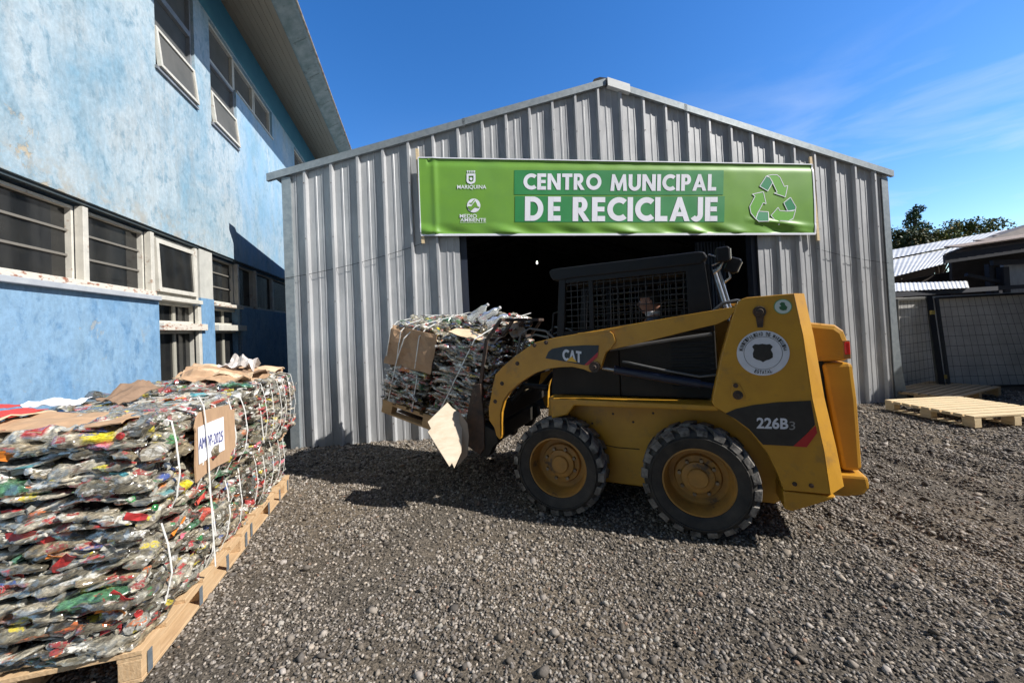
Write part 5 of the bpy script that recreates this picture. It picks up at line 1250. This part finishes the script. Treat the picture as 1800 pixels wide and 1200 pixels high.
def cardboard(name, parent, pts, m=CARD, t=.006, wav=.012, seed=1, nx=14, ny=10):
    """pts: four corners; a slightly buckled sheet with torn edge"""
    c = [Vector(p) for p in pts]; N_ = (c[1]-c[0]).cross(c[3]-c[0]).normalized(); mb = MB(); vs = []
    for j in range(ny+1):
        for i in range(nx+1):
            u, v = i/nx, j/ny; e = .012*noise.noise(Vector((u*9, v*9, seed)))
            uu = u+(e if i in (0, nx) else 0); vv = v+(e if j in (0, ny) else 0)
            p = (c[0]*(1-uu)+c[1]*uu)*(1-vv)+(c[3]*(1-uu)+c[2]*uu)*vv
            vs.append(p+N_*wav*(noise.noise(Vector((u*2.5, v*2.5, seed+3)))*1.6+.5*noise.noise(Vector((u*7, v*7, seed)))))
    mb.add(vs, [[j*(nx+1)+i, j*(nx+1)+i+1, (j+1)*(nx+1)+i+1, (j+1)*(nx+1)+i] for j in range(ny) for i in range(nx)])
    o = mb.build(name, m, parent, fixn=False); s = o.modifiers.new('t', 'SOLIDIFY'); s.thickness = t; s.offset = -1; return o
# near stacks; local frame: x = towards the yard, y = along the building, z up
def bale_frame(y0, z0, xoff=0.0):
    o = E1+DV*y0; xd = np.array([DV[1], -DV[0], 0.0]); oo = o-xd*(1.0-xoff)
    return Matrix(((xd[0], DV[0], 0, oo[0]), (xd[1], DV[1], 0, oo[1]), (0, 0, 1, z0), (0, 0, 0, 1)))
G1 = 'strapped bales of crushed bottles by the blue wall'
bales = []
for (lab_, y0, z0, sz, sx, sy, xo, seed, fcs) in (
        ('lower bale of crushed plastic bottles resting on the nearest pallet', .02, .146, .51, .96, 1.17, .0, 21, ('x', '-y')),
        ('upper bale of crushed plastic bottles in the nearest stack, cardboard on top', .03, .665, .50, 1.0, 1.13, .015, 22, ('x', '-y', 'top')),
        ('lower bale of crushed bottles on the farther pallet', 1.245, .146, .50, .95, 1.0, -.02, 23, ('x', '-y')),
        ('upper bale of crushed bottles below layered cardboard, beside the warehouse corner', 1.24, .655, .54, 1.0, 1.09, .02, 24, ('x', '-y', 'top'))):
    bt = thing('bottle_bale', lab_, 'bale', mw=bale_frame(y0, z0, xo), group=G1); bales.append(bt)
    bottle_block('crushed_bottles', bt, (sx, sy, sz), seed, fcs, dark=1.0, rowh=.051)
    scraps_and_glints(bt, (sx, sy, sz), seed+50, 150, tuple(f for f in fcs))
    topd = z0 > .5
    ns = 5 if seed != 24 else 6
    for k in range(ns):
        y = .16+(sy-.3)*k/(ns-1)+random.uniform(-.03, .03)
        if seed == 21 and k == 1: continue
        b_ = .052; dy = random.uniform(-.03, .03)
        pts = [(sx*.05, y, sz+.012), (sx*.5, y+dy, sz+.02), (sx-.05, y, sz+.012), (sx+.03, y, sz-.015), (sx+b_, y+dy, sz*.75), (sx+b_+.012, y+dy*1.5, sz*.45), (sx+b_-.005, y+dy, sz*.2), (sx+.005, y, .01)] if topd else \
              [(sx+.04, y, sz-.01), (sx+b_, y+dy, sz*.75), (sx+b_+.012, y+dy, sz*.45), (sx+b_-.005, y, sz*.2), (sx+.005, y, .01)]
        strap_over(bt, pts, (0, 1, 0), w=.009 if seed in (23, 24) else .012)
top1, top2 = bales[1], bales[3]
cardboard('cardboard_sheet', top1, [(.30, .02, .535), (.93, -.03, .515), (.95, .22, .525), (.36, .33, .55)], CARD, seed=3, wav=.02)
cardboard('cardboard_sheet', top1, [(-.02, .10, .575), (.34, -.02, .545), (.42, .36, .565), (.02, .50, .585)], CARDL, seed=5, wav=.02)
for pp in ([(.00, .02, .588), (.20, .0, .575), (.24, .13, .578), (.02, .16, .592)], [(.22, .20, .583), (.38, .16, .572), (.40, .34, .575), (.26, .36, .588)], [(.02, .38, .600), (.22, .36, .596), (.24, .46, .596), (.04, .48, .602)]):
    cardboard('printed_panel', top1, pp, RED, seed=6, wav=.004, t=.002)
cardboard('cardboard_sheet', top1, [(.24, .40, .60), (.45, .38, .58), (.44, .56, .585), (.26, .58, .605)], WHITE, seed=9, wav=.02, t=.003)
cardboard('cardboard_sheet', top1, [(.30, .80, .56), (.50, .66, .54), (.55, 1.0, .61), (.38, 1.05, .64)], mat('dark_cardboard', (.20, .13, .085), (.26, .17, .11), rough=.85), seed=12, wav=.03)
for k in range(7):
    w0 = .05*k
    cardboard('cardboard_sheet', top2, [(.50-w0*1.2, .10+.10*k, .62-.006*k), (.97-.04*(k % 3), .06+.12*k, .565-.004*k+.02*(k % 2)), (1.0-.05*((k+1) % 3), .24+.125*k, .57+.02*(k % 2)), (.46-w0, .36+.11*k, .63+.008*k)], (CARD, CARDL, CARD, MATS['dark_cardboard'])[k % 4], seed=20+k, wav=.05)
cardboard('cardboard_sheet', top2, [(.55, .55, .67), (.80, .52, .66), (.84, .72, .67), (.60, .76, .70)], mat('grey_film', (.42, .38, .36), (.5, .46, .42), rough=.4), seed=31, wav=.07, t=.003)
for k in range(4): cardboard('cardboard_sheet', bales[2], [(.93, .72, .44+.02*k), (1.02, .74, .43+.02*k), (1.02, .97, .47+.02*k), (.93, .98, .48+.02*k)], CARD, seed=40+k, wav=.02)
strap_over(top2, [(.45, .30, .615), (.8, .22, .61), (.99, .15, .55), (1.03, .12, .30), (1.04, .14, .05)], (0, 1, 0), w=.012)
# paper sign on cardboard held by the straps on the side of the near stack
Xn = np.array([DV[1], -DV[0], 0.0]); PS = E1+Xn*.075
def sg_(px, py, off=0.0): return hit(px, py, PS+Xn*off, Xn)
SO = sg_(378, 778)
sgn = thing('bale_sign', 'handwritten paper sign taped to a piece of cardboard on the side of the near bales', 'sign', tuple(SO))
mb = MB(); sheet_from_poly(mb, [sg_(x, y)-SO for x, y in ((346, 848), (345, 836), (344, 820), (345, 760), (343, 752), (346, 735), (352, 724), (366, 719), (403, 711), (404, 720), (412, 719), (414, 785), (406, 796), (405, 808), (380, 820), (360, 834))], .008, Xn); mb.build('backing_card', CARD, sgn)
mb = MB(); sheet_from_poly(mb, [sg_(x, y, .004)-SO for x, y in ((350, 816), (348, 751), (370, 741), (393, 732), (395, 790), (372, 802))], .001, Xn); mb.build('paper', WHITE, sgn)
mb = MB(); text_in(mb, 'AMQP-2025', lambda u, v: sg_(350+42*u, 794-16*u-v*(24-2*u), .007)-SO, .0); mb.build('handwriting', INK, sgn, fixn=False)
st_ = thing('tie_strap', 'long white strap running over the sign down to the pallet', 'strap', tuple(SO))
pts = [sg_(*q, .012)-SO for q in ((349, 696), (358, 714), (361, 735), (366, 790), (368, 830), (371, 880), (375, 940), (379, 995))]
mb = MB(); mb.strip([tuple(p) for p in pts], .013, tuple(DV), .002); mb.build('band', STRAP, st_)

# ------------------------------------------------------------------ the load on the forks (frame of the tilted pallet)
G2 = 'strapped bales of crushed bottles on the loader forks'
def MD(u, y):
    t = min(1.0, max(0.0, (1.02-y)/.55)); t = t*t*(3-2*t); return (.07+.25*min(1, max(0, 1-u/1.2)))*t
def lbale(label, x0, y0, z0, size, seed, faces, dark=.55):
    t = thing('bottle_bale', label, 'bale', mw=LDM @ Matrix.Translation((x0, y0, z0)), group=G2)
    bottle_block('crushed_bottles', t, size, seed, faces, dark=dark, mound=(lambda u, y: MD(x0+u, y)) if 'top' in faces else None, rowh=.045, lab=.34); scraps_and_glints(t, size, seed+70, 60, ('top',) if 'top' in faces else ('-y',)); return t
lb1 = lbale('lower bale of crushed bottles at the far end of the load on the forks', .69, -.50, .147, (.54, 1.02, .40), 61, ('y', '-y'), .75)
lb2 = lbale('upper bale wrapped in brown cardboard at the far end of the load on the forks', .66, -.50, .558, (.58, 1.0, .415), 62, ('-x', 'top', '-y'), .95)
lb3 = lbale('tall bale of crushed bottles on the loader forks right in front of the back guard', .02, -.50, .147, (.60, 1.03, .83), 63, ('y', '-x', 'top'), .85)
lb4 = None
cardboard('cardboard_wrap', lb2, [(-.01, 1.045, .01), (.58, 1.05, -.01), (.57, 1.03, .40), (-.01, 1.03, .42)], CARD, seed=51, wav=.03)
cardboard('cardboard_sheet', lb3, [(.02, .60, .98), (.03, 1.02, .86), (.50, 1.06, .87), (.52, .60, .95)], CARDL, seed=53, wav=.02)
cardboard('cardboard_sheet', lb3, [(-.06, .40, .96), (-.04, .72, .92), (.06, .68, 1.06), (.02, .42, 1.10)], CARDL, seed=54, wav=.02)
cardboard('cardboard_sheet', lb1, [(.28, 1.0, .405), (.52, 1.05, .395), (.50, .9, .42), (.3, .85, .42)], CARD, seed=55, wav=.02)
for x in (.18, .42, .56): strap_over(lb2, [(x, .2, .44+MD(.62+x, .2)), (x, .5, .44+MD(.62+x, .5)), (x, .75, .44+MD(.62+x, .75)), (x, .98, .44), (x+.01, 1.06, .36), (x, 1.07, .18), (x+.01, 1.05, .02)], (1, 0, 0), w=.010)
strap_over(lb2, [(-.25, .15, .47+MD(.37, .15)), (.02, .45, .46+MD(.64, .45)), (.18, .75, .46+MD(.8, .75)), (.30, .99, .445), (.36, 1.08, .30), (.41, 1.08, .05), (.46, 1.05, -.40)], (1, 0, 0), w=.011)
strap_over(lb3, [(-.05, .35, .87+MD(0, .35)), (.10, .7, .88+MD(.1, .7)), (.20, 1.05, .88), (.27, 1.09, .60), (.37, 1.08, .3), (.46, 1.08, .02)], (1, 0, 0), w=.011)
strap_over(lb1, [(.12, 1.05, .38), (.10, 1.07, .30), (.10, 1.07, .18), (.11, 1.05, .02)], (1, 0, 0), w=.010)
# loose bottles on top of the load
PETC = mat('clear_bottle', (.75, .78, .78), rough=.1, trans=.75, spec=.6, bump=.5, bscale=40)
def loose(label, p, d, capm, L=.27):
    p = Vector(p); d = Vector(d).normalized(); t = thing('crushed_bottle', label, 'bottle', tuple(p), group='loose bottles poking up from the load')
    q = Vector((0, 0, 1)).rotation_difference(d).to_matrix()
    rs = [(.001, 0), (.034, .004), (.042, .03), (.036, .07), (.044, .11), (.039, .15), (.043, .19), (.036, .225), (.02, .255), (.014, .275), (.014, .285)]
    mb = MB(); n = 14; vs = []
    for i, (r, h) in enumerate(rs):
        for k in range(n):
            a = 2*math.pi*k/n; rr = r*(1+.22*math.sin(3*a+i*1.3)+random.uniform(-.16, .16)); vs.append(q @ Vector((rr*math.cos(a), rr*.62*math.sin(a), h*L/.29)))
    mb.add(vs, [[i*n+k, i*n+(k+1) % n, (i+1)*n+(k+1) % n, (i+1)*n+k] for i in range(len(rs)-1) for k in range(n)], 0, True); mb.build('shell', PETC, t)
    mb = MB(); c0 = q @ Vector((0, 0, .283*L/.29)); c1 = q @ Vector((0, 0, .302*L/.29)); mb.tube([c0, c1], .0165, 12); mb.build('cap', capm, t)
def lw(x, y, z): return LDM @ Vector((x, y, z))
CAPW = mat('white_cap', (.7, .7, .7), rough=.4); CAPR = mat('red_cap', (.5, .03, .03), rough=.4)
dz = Matrix(LDM).to_3x3()
loose('farthest of the three loose bottles poking up from the load', lw(.46, .30, 1.15), (.75, .25, .62), CAPW)
loose('middle of the three loose bottles poking up from the load', lw(.34, .30, 1.17), (.8, .3, .50), CAPW)
loose('loose bottle nearest the back guard, poking up from the load', lw(.24, .32, 1.15), (.85, .30, .36), CAPR)
# cream cardboard flap hanging at the foot of the carriage
FP = LO+LH*1.98+LL*.90+np.array([0, 0, .62]); FN = np.array([.50, -.74, .44]); FN /= np.linalg.norm(FN)
fl_ = thing('cardboard_flap', 'pale folded cardboard sheet hanging below the load in front of the forks', 'cardboard', tuple(FP))
g4 = lambda x, y: (640+x/3.528, 500+y/3.528)
mb = MB(); sheet_from_poly(mb, [hit(*g4(x, y), FP, FN)-FP for x, y in ((517, 730), (548, 765), (600, 800), (608, 905), (603, 1040), (560, 1137), (545, 1105), (530, 1128), (395, 912), (415, 892), (395, 850))], .006, FN); mb.build('front_leaf', CREAM, fl_)
mb = MB(); FN2 = np.array([-.2, -.95, .1]); FN2 /= np.linalg.norm(FN2); Pq = hit(*g4(600, 900), FP, FN)
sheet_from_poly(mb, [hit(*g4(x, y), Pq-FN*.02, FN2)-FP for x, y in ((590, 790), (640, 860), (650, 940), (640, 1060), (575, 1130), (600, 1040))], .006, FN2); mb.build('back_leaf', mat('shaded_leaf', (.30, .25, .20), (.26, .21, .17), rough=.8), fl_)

# ------------------------------------------------------------------ right background: wall, mesh panels, neighbours
CW = mat('weathered_concrete', (0.66, 0.65, 0.62), (0.50, 0.49, 0.465), rough=.9, scale=2.2, bump=.35, bscale=18, c3=(.50, .49, .47), s3=1.6, lo3=.5, hi3=.7)
YW = 7.35
def hy(px, py, y): return hit(px, py, (0, y, 0), (0, 1, 0))
wl = thing('boundary_wall', 'grey weathered concrete boundary wall behind the pallets', 'wall', (6.7, YW, 0))
mb = MB()
for k in range(4): mb.rng(0.0, 9.0, .002*k, .12, -.1+.455*k, .354+.455*k)
mb.build('wall_slab', CW, wl, .006)
mb = MB(); mb.rng(-.05, 9.05, -.03, .15, 1.722, 1.76); mb.build('coping', CW, wl)
def mesh_panel(label, A_, B_, C_, D_, nx, nz, frame_=True, fr=.03, mfr=BLK, sag=0):
    """A bottom-left, B bottom-right, C top-right, D top-left"""
    A_, B_, C_, D_ = [np.array(v) for v in (A_, B_, C_, D_)]; O_ = A_.copy()
    t = thing('mesh_panel', label, 'fence panel', tuple(O_), group='wire mesh fence panels leaning by the wall')
    P = lambda u, v: (A_*(1-u)+B_*u)*(1-v)+(D_*(1-u)+C_*u)*v-O_
    mb = MB()
    for i in range(nx+1):
        u = i/nx; mb.tube([P(u, 0), P(u, .5)+np.array([0, random.uniform(-.01, .01), 0]), P(u, 1)], .0030, 4, caps=False)
    for j in range(nz+1):
        v = j/nz; mb.tube([P(0, v), P(.5, v)+np.array([0, random.uniform(-.01, .01), 0]), P(1, v)], .0034, 4, caps=False)
    mb.build('wire_mesh', mat('dull_wire', (.05, .05, .048), rough=.7), t)
    if frame_:
        mb = MB(); mb.bar(P(0, 0), P(0, 1), fr, fr); mb.bar(P(1, 0), P(1, 1), fr, fr); mb.bar(P(0, 1), P(1, 1), fr*.8, fr*.8); mb.bar(P(0, 0), P(1, 0), fr*.8, fr*.8); mb.build('panel_frame', mfr, t)
    return t
a0 = hy(1662, 682, 6.95); a0[2] = .02
mesh_panel('wide wire mesh panel leaning on the concrete wall', tuple(hy(1668, 680, 6.95)), (11.3, 6.85, .03), (11.15, YW-.06, 1.74), tuple(hy(1646, 524, YW-.06)), 26, 9, fr=.05, mfr=mat('dark_frame', (.02, .02, .02), rough=.6))
mesh_panel('narrow wire mesh panel at the warehouse corner', (6.95, 7.0, .03), tuple(hy(1650, 676, 7.02)), tuple(hy(1632, 524, YW-.08)), tuple(hy(1576, 527, YW-.08)), 9, 10, fr=.05, mfr=mat('pale_frame', (.10, .10, .09), rough=.6))
mb = MB(); mb.bar(tuple(hy(1656, 680, 6.93)), tuple(hy(1633, 520, YW-.1)), .075, .05); lpst = mb.build('leaning_post', BLK); tag(lpst, 'dark post leaning between the two mesh panels', 'post')
mb = MB()
for q in ((1639, 549), (1660, 662)): mb.box(tuple(hy(*q, 6.95)), (.07, .03, .07))
o = mb.build('latch', mat('brass_latch', (.35, .28, .08), rough=.4, metal=.5)); o.parent = lpst; 
# neighbour shed with pale sheet roof
n1 = thing('neighbour_shed', 'low shed with pale corrugated roof behind the boundary wall', 'shed', (8, 12, 0))
NO = np.array([8, 12, 0.0])
ZR = mat('pale_roof_sheet', (0.66, 0.66, 0.63), (0.52, 0.52, 0.50), rough=.55, metal=.2, scale=2.0, stretch=(1, .3, 1), bump=.15, bscale=10, c3=(.30, .29, .27), s3=3, lo3=.6, hi3=.7)
def roofquad(mb, q, n=26, amp=.009, th=.03):
    n = int(n*1.6)
    """q: near-left, near-right, far-right, far-left; corrugations run near to far"""
    q = [np.array(v)-NO for v in q]; vs = []
    m = n*4
    for j in (0, 1):
        for i in range(m+1):
            u = i/m; p = (q[0]*(1-u)+q[1]*u) if j == 0 else (q[3]*(1-u)+q[2]*u); vs.append(p+np.array([0, 0, amp*(1 if i % 4 in (1, 2) else 0)]))
    mb.add(vs, [[i, i+1, m+1+i+1, m+1+i] for i in range(m)])
e1, e2 = hy(1530, 497, 10.5), hy(1690, 456, 11.2); r1, r2 = hy(1530, 446, 15.5), hy(1772, 403, 15.5)
mid1, mid2 = e1*.45+r1*.55, e2*.45+r2*.55
mb = MB(); roofquad(mb, (e1, e2, mid2, mid1), 14); roofquad(mb, (mid1+np.array([0, 0, .05]), mid2+np.array([0, 0, .05]), r2, r1), 16); mb.build('roof', ZR, n1, fixn=False)
mb = MB(); y_ = 11.3; A_ = hy(1530, 560, y_); B_ = hy(1752, 560, y_); 
mb.prism([(A_[0]-8, 0), (B_[0]-8+1, 0), (B_[0]-8+1, e2[2]-.02), (A_[0]-8, e1[2]-.06)], -.75, -.6, lambda x, z, y: (x, y, z)); mb.build('wall', mat('dark_boards', (.045, .035, .028), (.075, .06, .05), rough=.9, scale=4, stretch=(1, 1, 6)), n1)
mb = MB(); mb.rng(A_[0]-8, B_[0]-8+3, 3.6, 3.7, 0, r1[2]-.1); mb.build('rear_wall', MATS['dark_boards'], n1)
ln = thing('lean_to_roof', 'small corrugated lean-to roof just above the boundary wall', 'roof', (8, 12, 0))
l1, l2, l3, l4 = hy(1560, 513, 8.2), hy(1670, 509, 8.3), hy(1751, 501.5, 9.0), hy(1560, 498, 9.6); l3b = hy(1700, 494, 9.6)
mb = MB(); roofquad(mb, (l1, l2*.6+l3*.4, l3b, l4), 12, .009); mb.build('roof_sheet', ZR, ln, fixn=False)
mb = MB(); mb.bar(l1-NO-np.array([0, 0, .07]), l3-NO-np.array([0, 0, .07]), .06, .10); mb.bar(l4-NO-np.array([0, 0, .07]), l3b-NO-np.array([0, 0, .07]), .06, .10); 
for p in (l1, l3, l4): mb.bar((p[0]-8+.05, p[1]-12, 0), (p[0]-8+.05, p[1]-12, p[2]-.12), .08, .08)
mb.build('timber_frame', mat('dark_timber', (.02, .022, .03), rough=.8), ln)
# neighbour house with tiled roof
nh = thing('neighbour_house', 'dark timber house with brown tiled roof beyond the boundary wall', 'house', tuple(NO))
t0 = hy(1660, 446, 9.4); t1 = hy(1810, 424, 9.4); t1 = t1+(t1-t0)*1.3
apex0 = hy(1752, 410, 11.5)+np.array([0, 0, .0]); apex1 = apex0+(t1-t0)*1.2+np.array([0, 0, .95])
mb = MB(); sheet_from_poly(mb, [p-NO for p in (t0, t1, apex1, apex0)], .06, (0, -.5, .85)); mb.build('roof', mat('brown_shingle', (.10, .085, .075), (.16, .135, .12), rough=.8, scale=8), nh)
mb = MB()
dx = (t1-t0); ln_ = np.linalg.norm(dx); dxu = dx/ln_
for r in range(5):
    for c in range(22):
        u0 = .42*r+.35+c*.22+(.11 if r % 2 else 0)
        base = t0+dxu*u0*1.0+(apex0-t0)*(r*.145)
        if u0 > ln_: continue
        mb.box(tuple(base-NO+np.array([0, .05, .14])), (.20, .34, .03), Matrix.Rotation(rad(13), 3, 'X') @ Matrix.Rotation(rad(-6), 3, 'Y'))
mb.build('roof_tile', mat('worn_tile', (.34, .27, .22), (.24, .19, .16), rough=.8, scale=5), nh)
mb = MB(); sheet_from_poly(mb, [p-NO+np.array([0, -.01, 0]) for p in (t0-np.array([0, 0, .24]), t1-np.array([0, 0, .24]), t1-np.array([0, 0, .03]), t0-np.array([0, 0, .03]))], .05, (0, -1, 0)); mb.build('fascia', MATS['dark_timber'], nh)
mb = MB(); w0 = hy(1732, 500, 10.0); w1 = hy(1757, 500, 9.9)
mb.rng(w0[0]-8, w0[0]-7.88, -2.1, -2.0, 0, 2.6); mb.rng(w1[0]-8, w1[0]-7.85, -2.2, -2.05, 0, 2.5)
mb.rng(w0[0]-8, 8, -2.2, -2.12, 2.55, 2.68); mb.bar((w0[0]-8.6, -2.1, 2.35), (w1[0]-8+.1, -2.1, 2.1), .08, .08); mb.rng(w0[0]-8, 8, -2.24, -2.18, 1.92, 2.02)
mb.build('porch_frame', MATS['dark_timber'], nh)
mb = MB(); mb.rng(w1[0]-7.7, 8, -1.98, -1.9, 0, 2.6); mb.build('wall', mat('translucent_wall', (.40, .43, .45), (.30, .32, .34), rough=.6, scale=3, stretch=(5, 1, 1)), nh)
mb = MB(); mb.rng(5.5, 9, -1.2, -1.1, 0, 3.4); mb.build('rear_wall', MATS['dark_boards'], nh)
k0, k1 = hy(1672, 458, 10.55)-NO, hy(1765, 446, 10.55)-NO
mb = MB(); mb.prism([(k0[0], 0), (k1[0], 0), (k1[0], k1[2]), (k0[0], k0[2])], -1.45, -1.38, lambda x, z, y: (x, y, z)); mb.build('inner_wall', MATS['dark_boards'], nh)
mb = MB(); mb.rng(1.9, 4.0, -7.0, -4.8, -.05, 3.5); mb.build('side_wing', MATS['dark_boards'], nh)

# ------------------------------------------------------------------ trees beyond the roofs
def tree(label, base, hgt, crown, seed, kind='round', nleaf=2600, leaf=.10, cols=((.055, .10, .025), (.13, .16, .035), (.20, .16, .04)), group='trees beyond the roofs', name='tree'):
    rg = np.random.default_rng(seed); t = thing(name, label, 'tree', tuple(base), group=group)
    mb = MB(); mb.tube([(0, 0, 0), (.05, 0, hgt*.5), (0, .05, hgt*.92)], [.16, .10, .03], 8)
    cl_ = []
    nc = 34
    for i in range(nc):
        if kind == 'round':
            th = rg.uniform(0, 6.28); ph = rg.uniform(-.4, 1.4); r = rg.uniform(.5, 1.0); c = np.array([crown*r*math.cos(th)*math.cos(ph), crown*r*math.sin(th)*math.cos(ph), hgt-crown*.8+crown*.85*r*math.sin(ph)]); cr_ = rg.uniform(.18, .34)*crown
        else:
            z = hgt*(.35+.65*i/nc); w = crown*(1.05-(z/hgt))*1.5+.08; th = rg.uniform(0, 6.28); c = np.array([w*math.cos(th)*rg.uniform(.4, 1), w*math.sin(th)*rg.uniform(.4, 1), z+rg.uniform(-.1, .15)]); cr_ = .20*crown+.12*w
        cl_.append((c, cr_)); zt_ = min(c[2]*.75, hgt*.8)
        mb.tube([(0, 0, zt_*.8), tuple(c*.55+np.array([0, 0, zt_*.4])), tuple(c)], [.05, .03, .008], 5)
    mb.build('trunk', mat('bark', (.07, .05, .035), (.11, .085, .06), rough=.9), t)
    V = []; F = []; T = []
    for i in range(nleaf):
        c, r = cl_[rg.integers(nc)]; d = rg.normal(size=3); d /= np.linalg.norm(d); p = c+d*r*rg.uniform(.35, 1.15)**.6
        a = rg.normal(size=3); a /= np.linalg.norm(a); b_ = np.cross(a, rg.normal(size=3)); b_ /= np.linalg.norm(b_); s = leaf*rg.uniform(.6, 1.4); n0 = len(V)
        V += [p-a*s*.5, p+b_*s*.28, p+a*s*.5, p-b_*s*.28]; F.append((n0, n0+1, n0+2, n0+3))
        col = np.array(cols[rg.choice(3, p=(.5, .35, .15))])*rg.uniform(.7, 1.4); T += [col]*4
    me = bpy.data.meshes.new('crown'); me.from_pydata([tuple(map(float, v)) for v in V], [], F); at = me.attributes.new('tint', 'FLOAT_COLOR', 'POINT')
    c4 = np.ones((len(V), 4), np.float32); c4[:, :3] = np.clip(np.array(T), 0, 1); at.data.foreach_set('color', c4.reshape(-1)); me.materials.append(LEAF)
    o = bpy.data.objects.new('crown', me); COL.objects.link(o); o.parent = t
def at_(px, Y): p = hy(px, 540, Y); return (p[0], Y, 0.0)
def topz(px, py, Y): return hy(px, py, Y)[2]
tree('tall pointed evergreen rising above the other treetops beside the warehouse', at_(1621, 24), topz(1619, 366, 24), 1.4, 1, 'cone', 3800, .16, ((.03, .07, .03), (.05, .10, .05), (.09, .12, .05)))
tree('wide bushy tree right of the pointed evergreen', at_(1716, 24), topz(1716, 387, 24), 1.5, 2, 'round', 4200, .14)
tree('small dark tree close to the warehouse edge', at_(1580, 22), topz(1580, 402, 22), 1.2, 3, 'round', 2800, .14, ((.03, .06, .02), (.06, .09, .025), (.10, .10, .03)))
tree('low yellowish tree between the evergreen and the bushy tree', at_(1655, 22), topz(1655, 408, 22), 1.3, 4, 'round', 3200, .14, ((.09, .13, .025), (.17, .17, .035), (.22, .16, .04)))
tree('low bush behind the pale roof beside the warehouse', at_(1610, 20), topz(1610, 416, 20), 1.4, 6, 'round', 5000, .13, ((.035, .06, .02), (.09, .09, .025), (.13, .10, .03)))
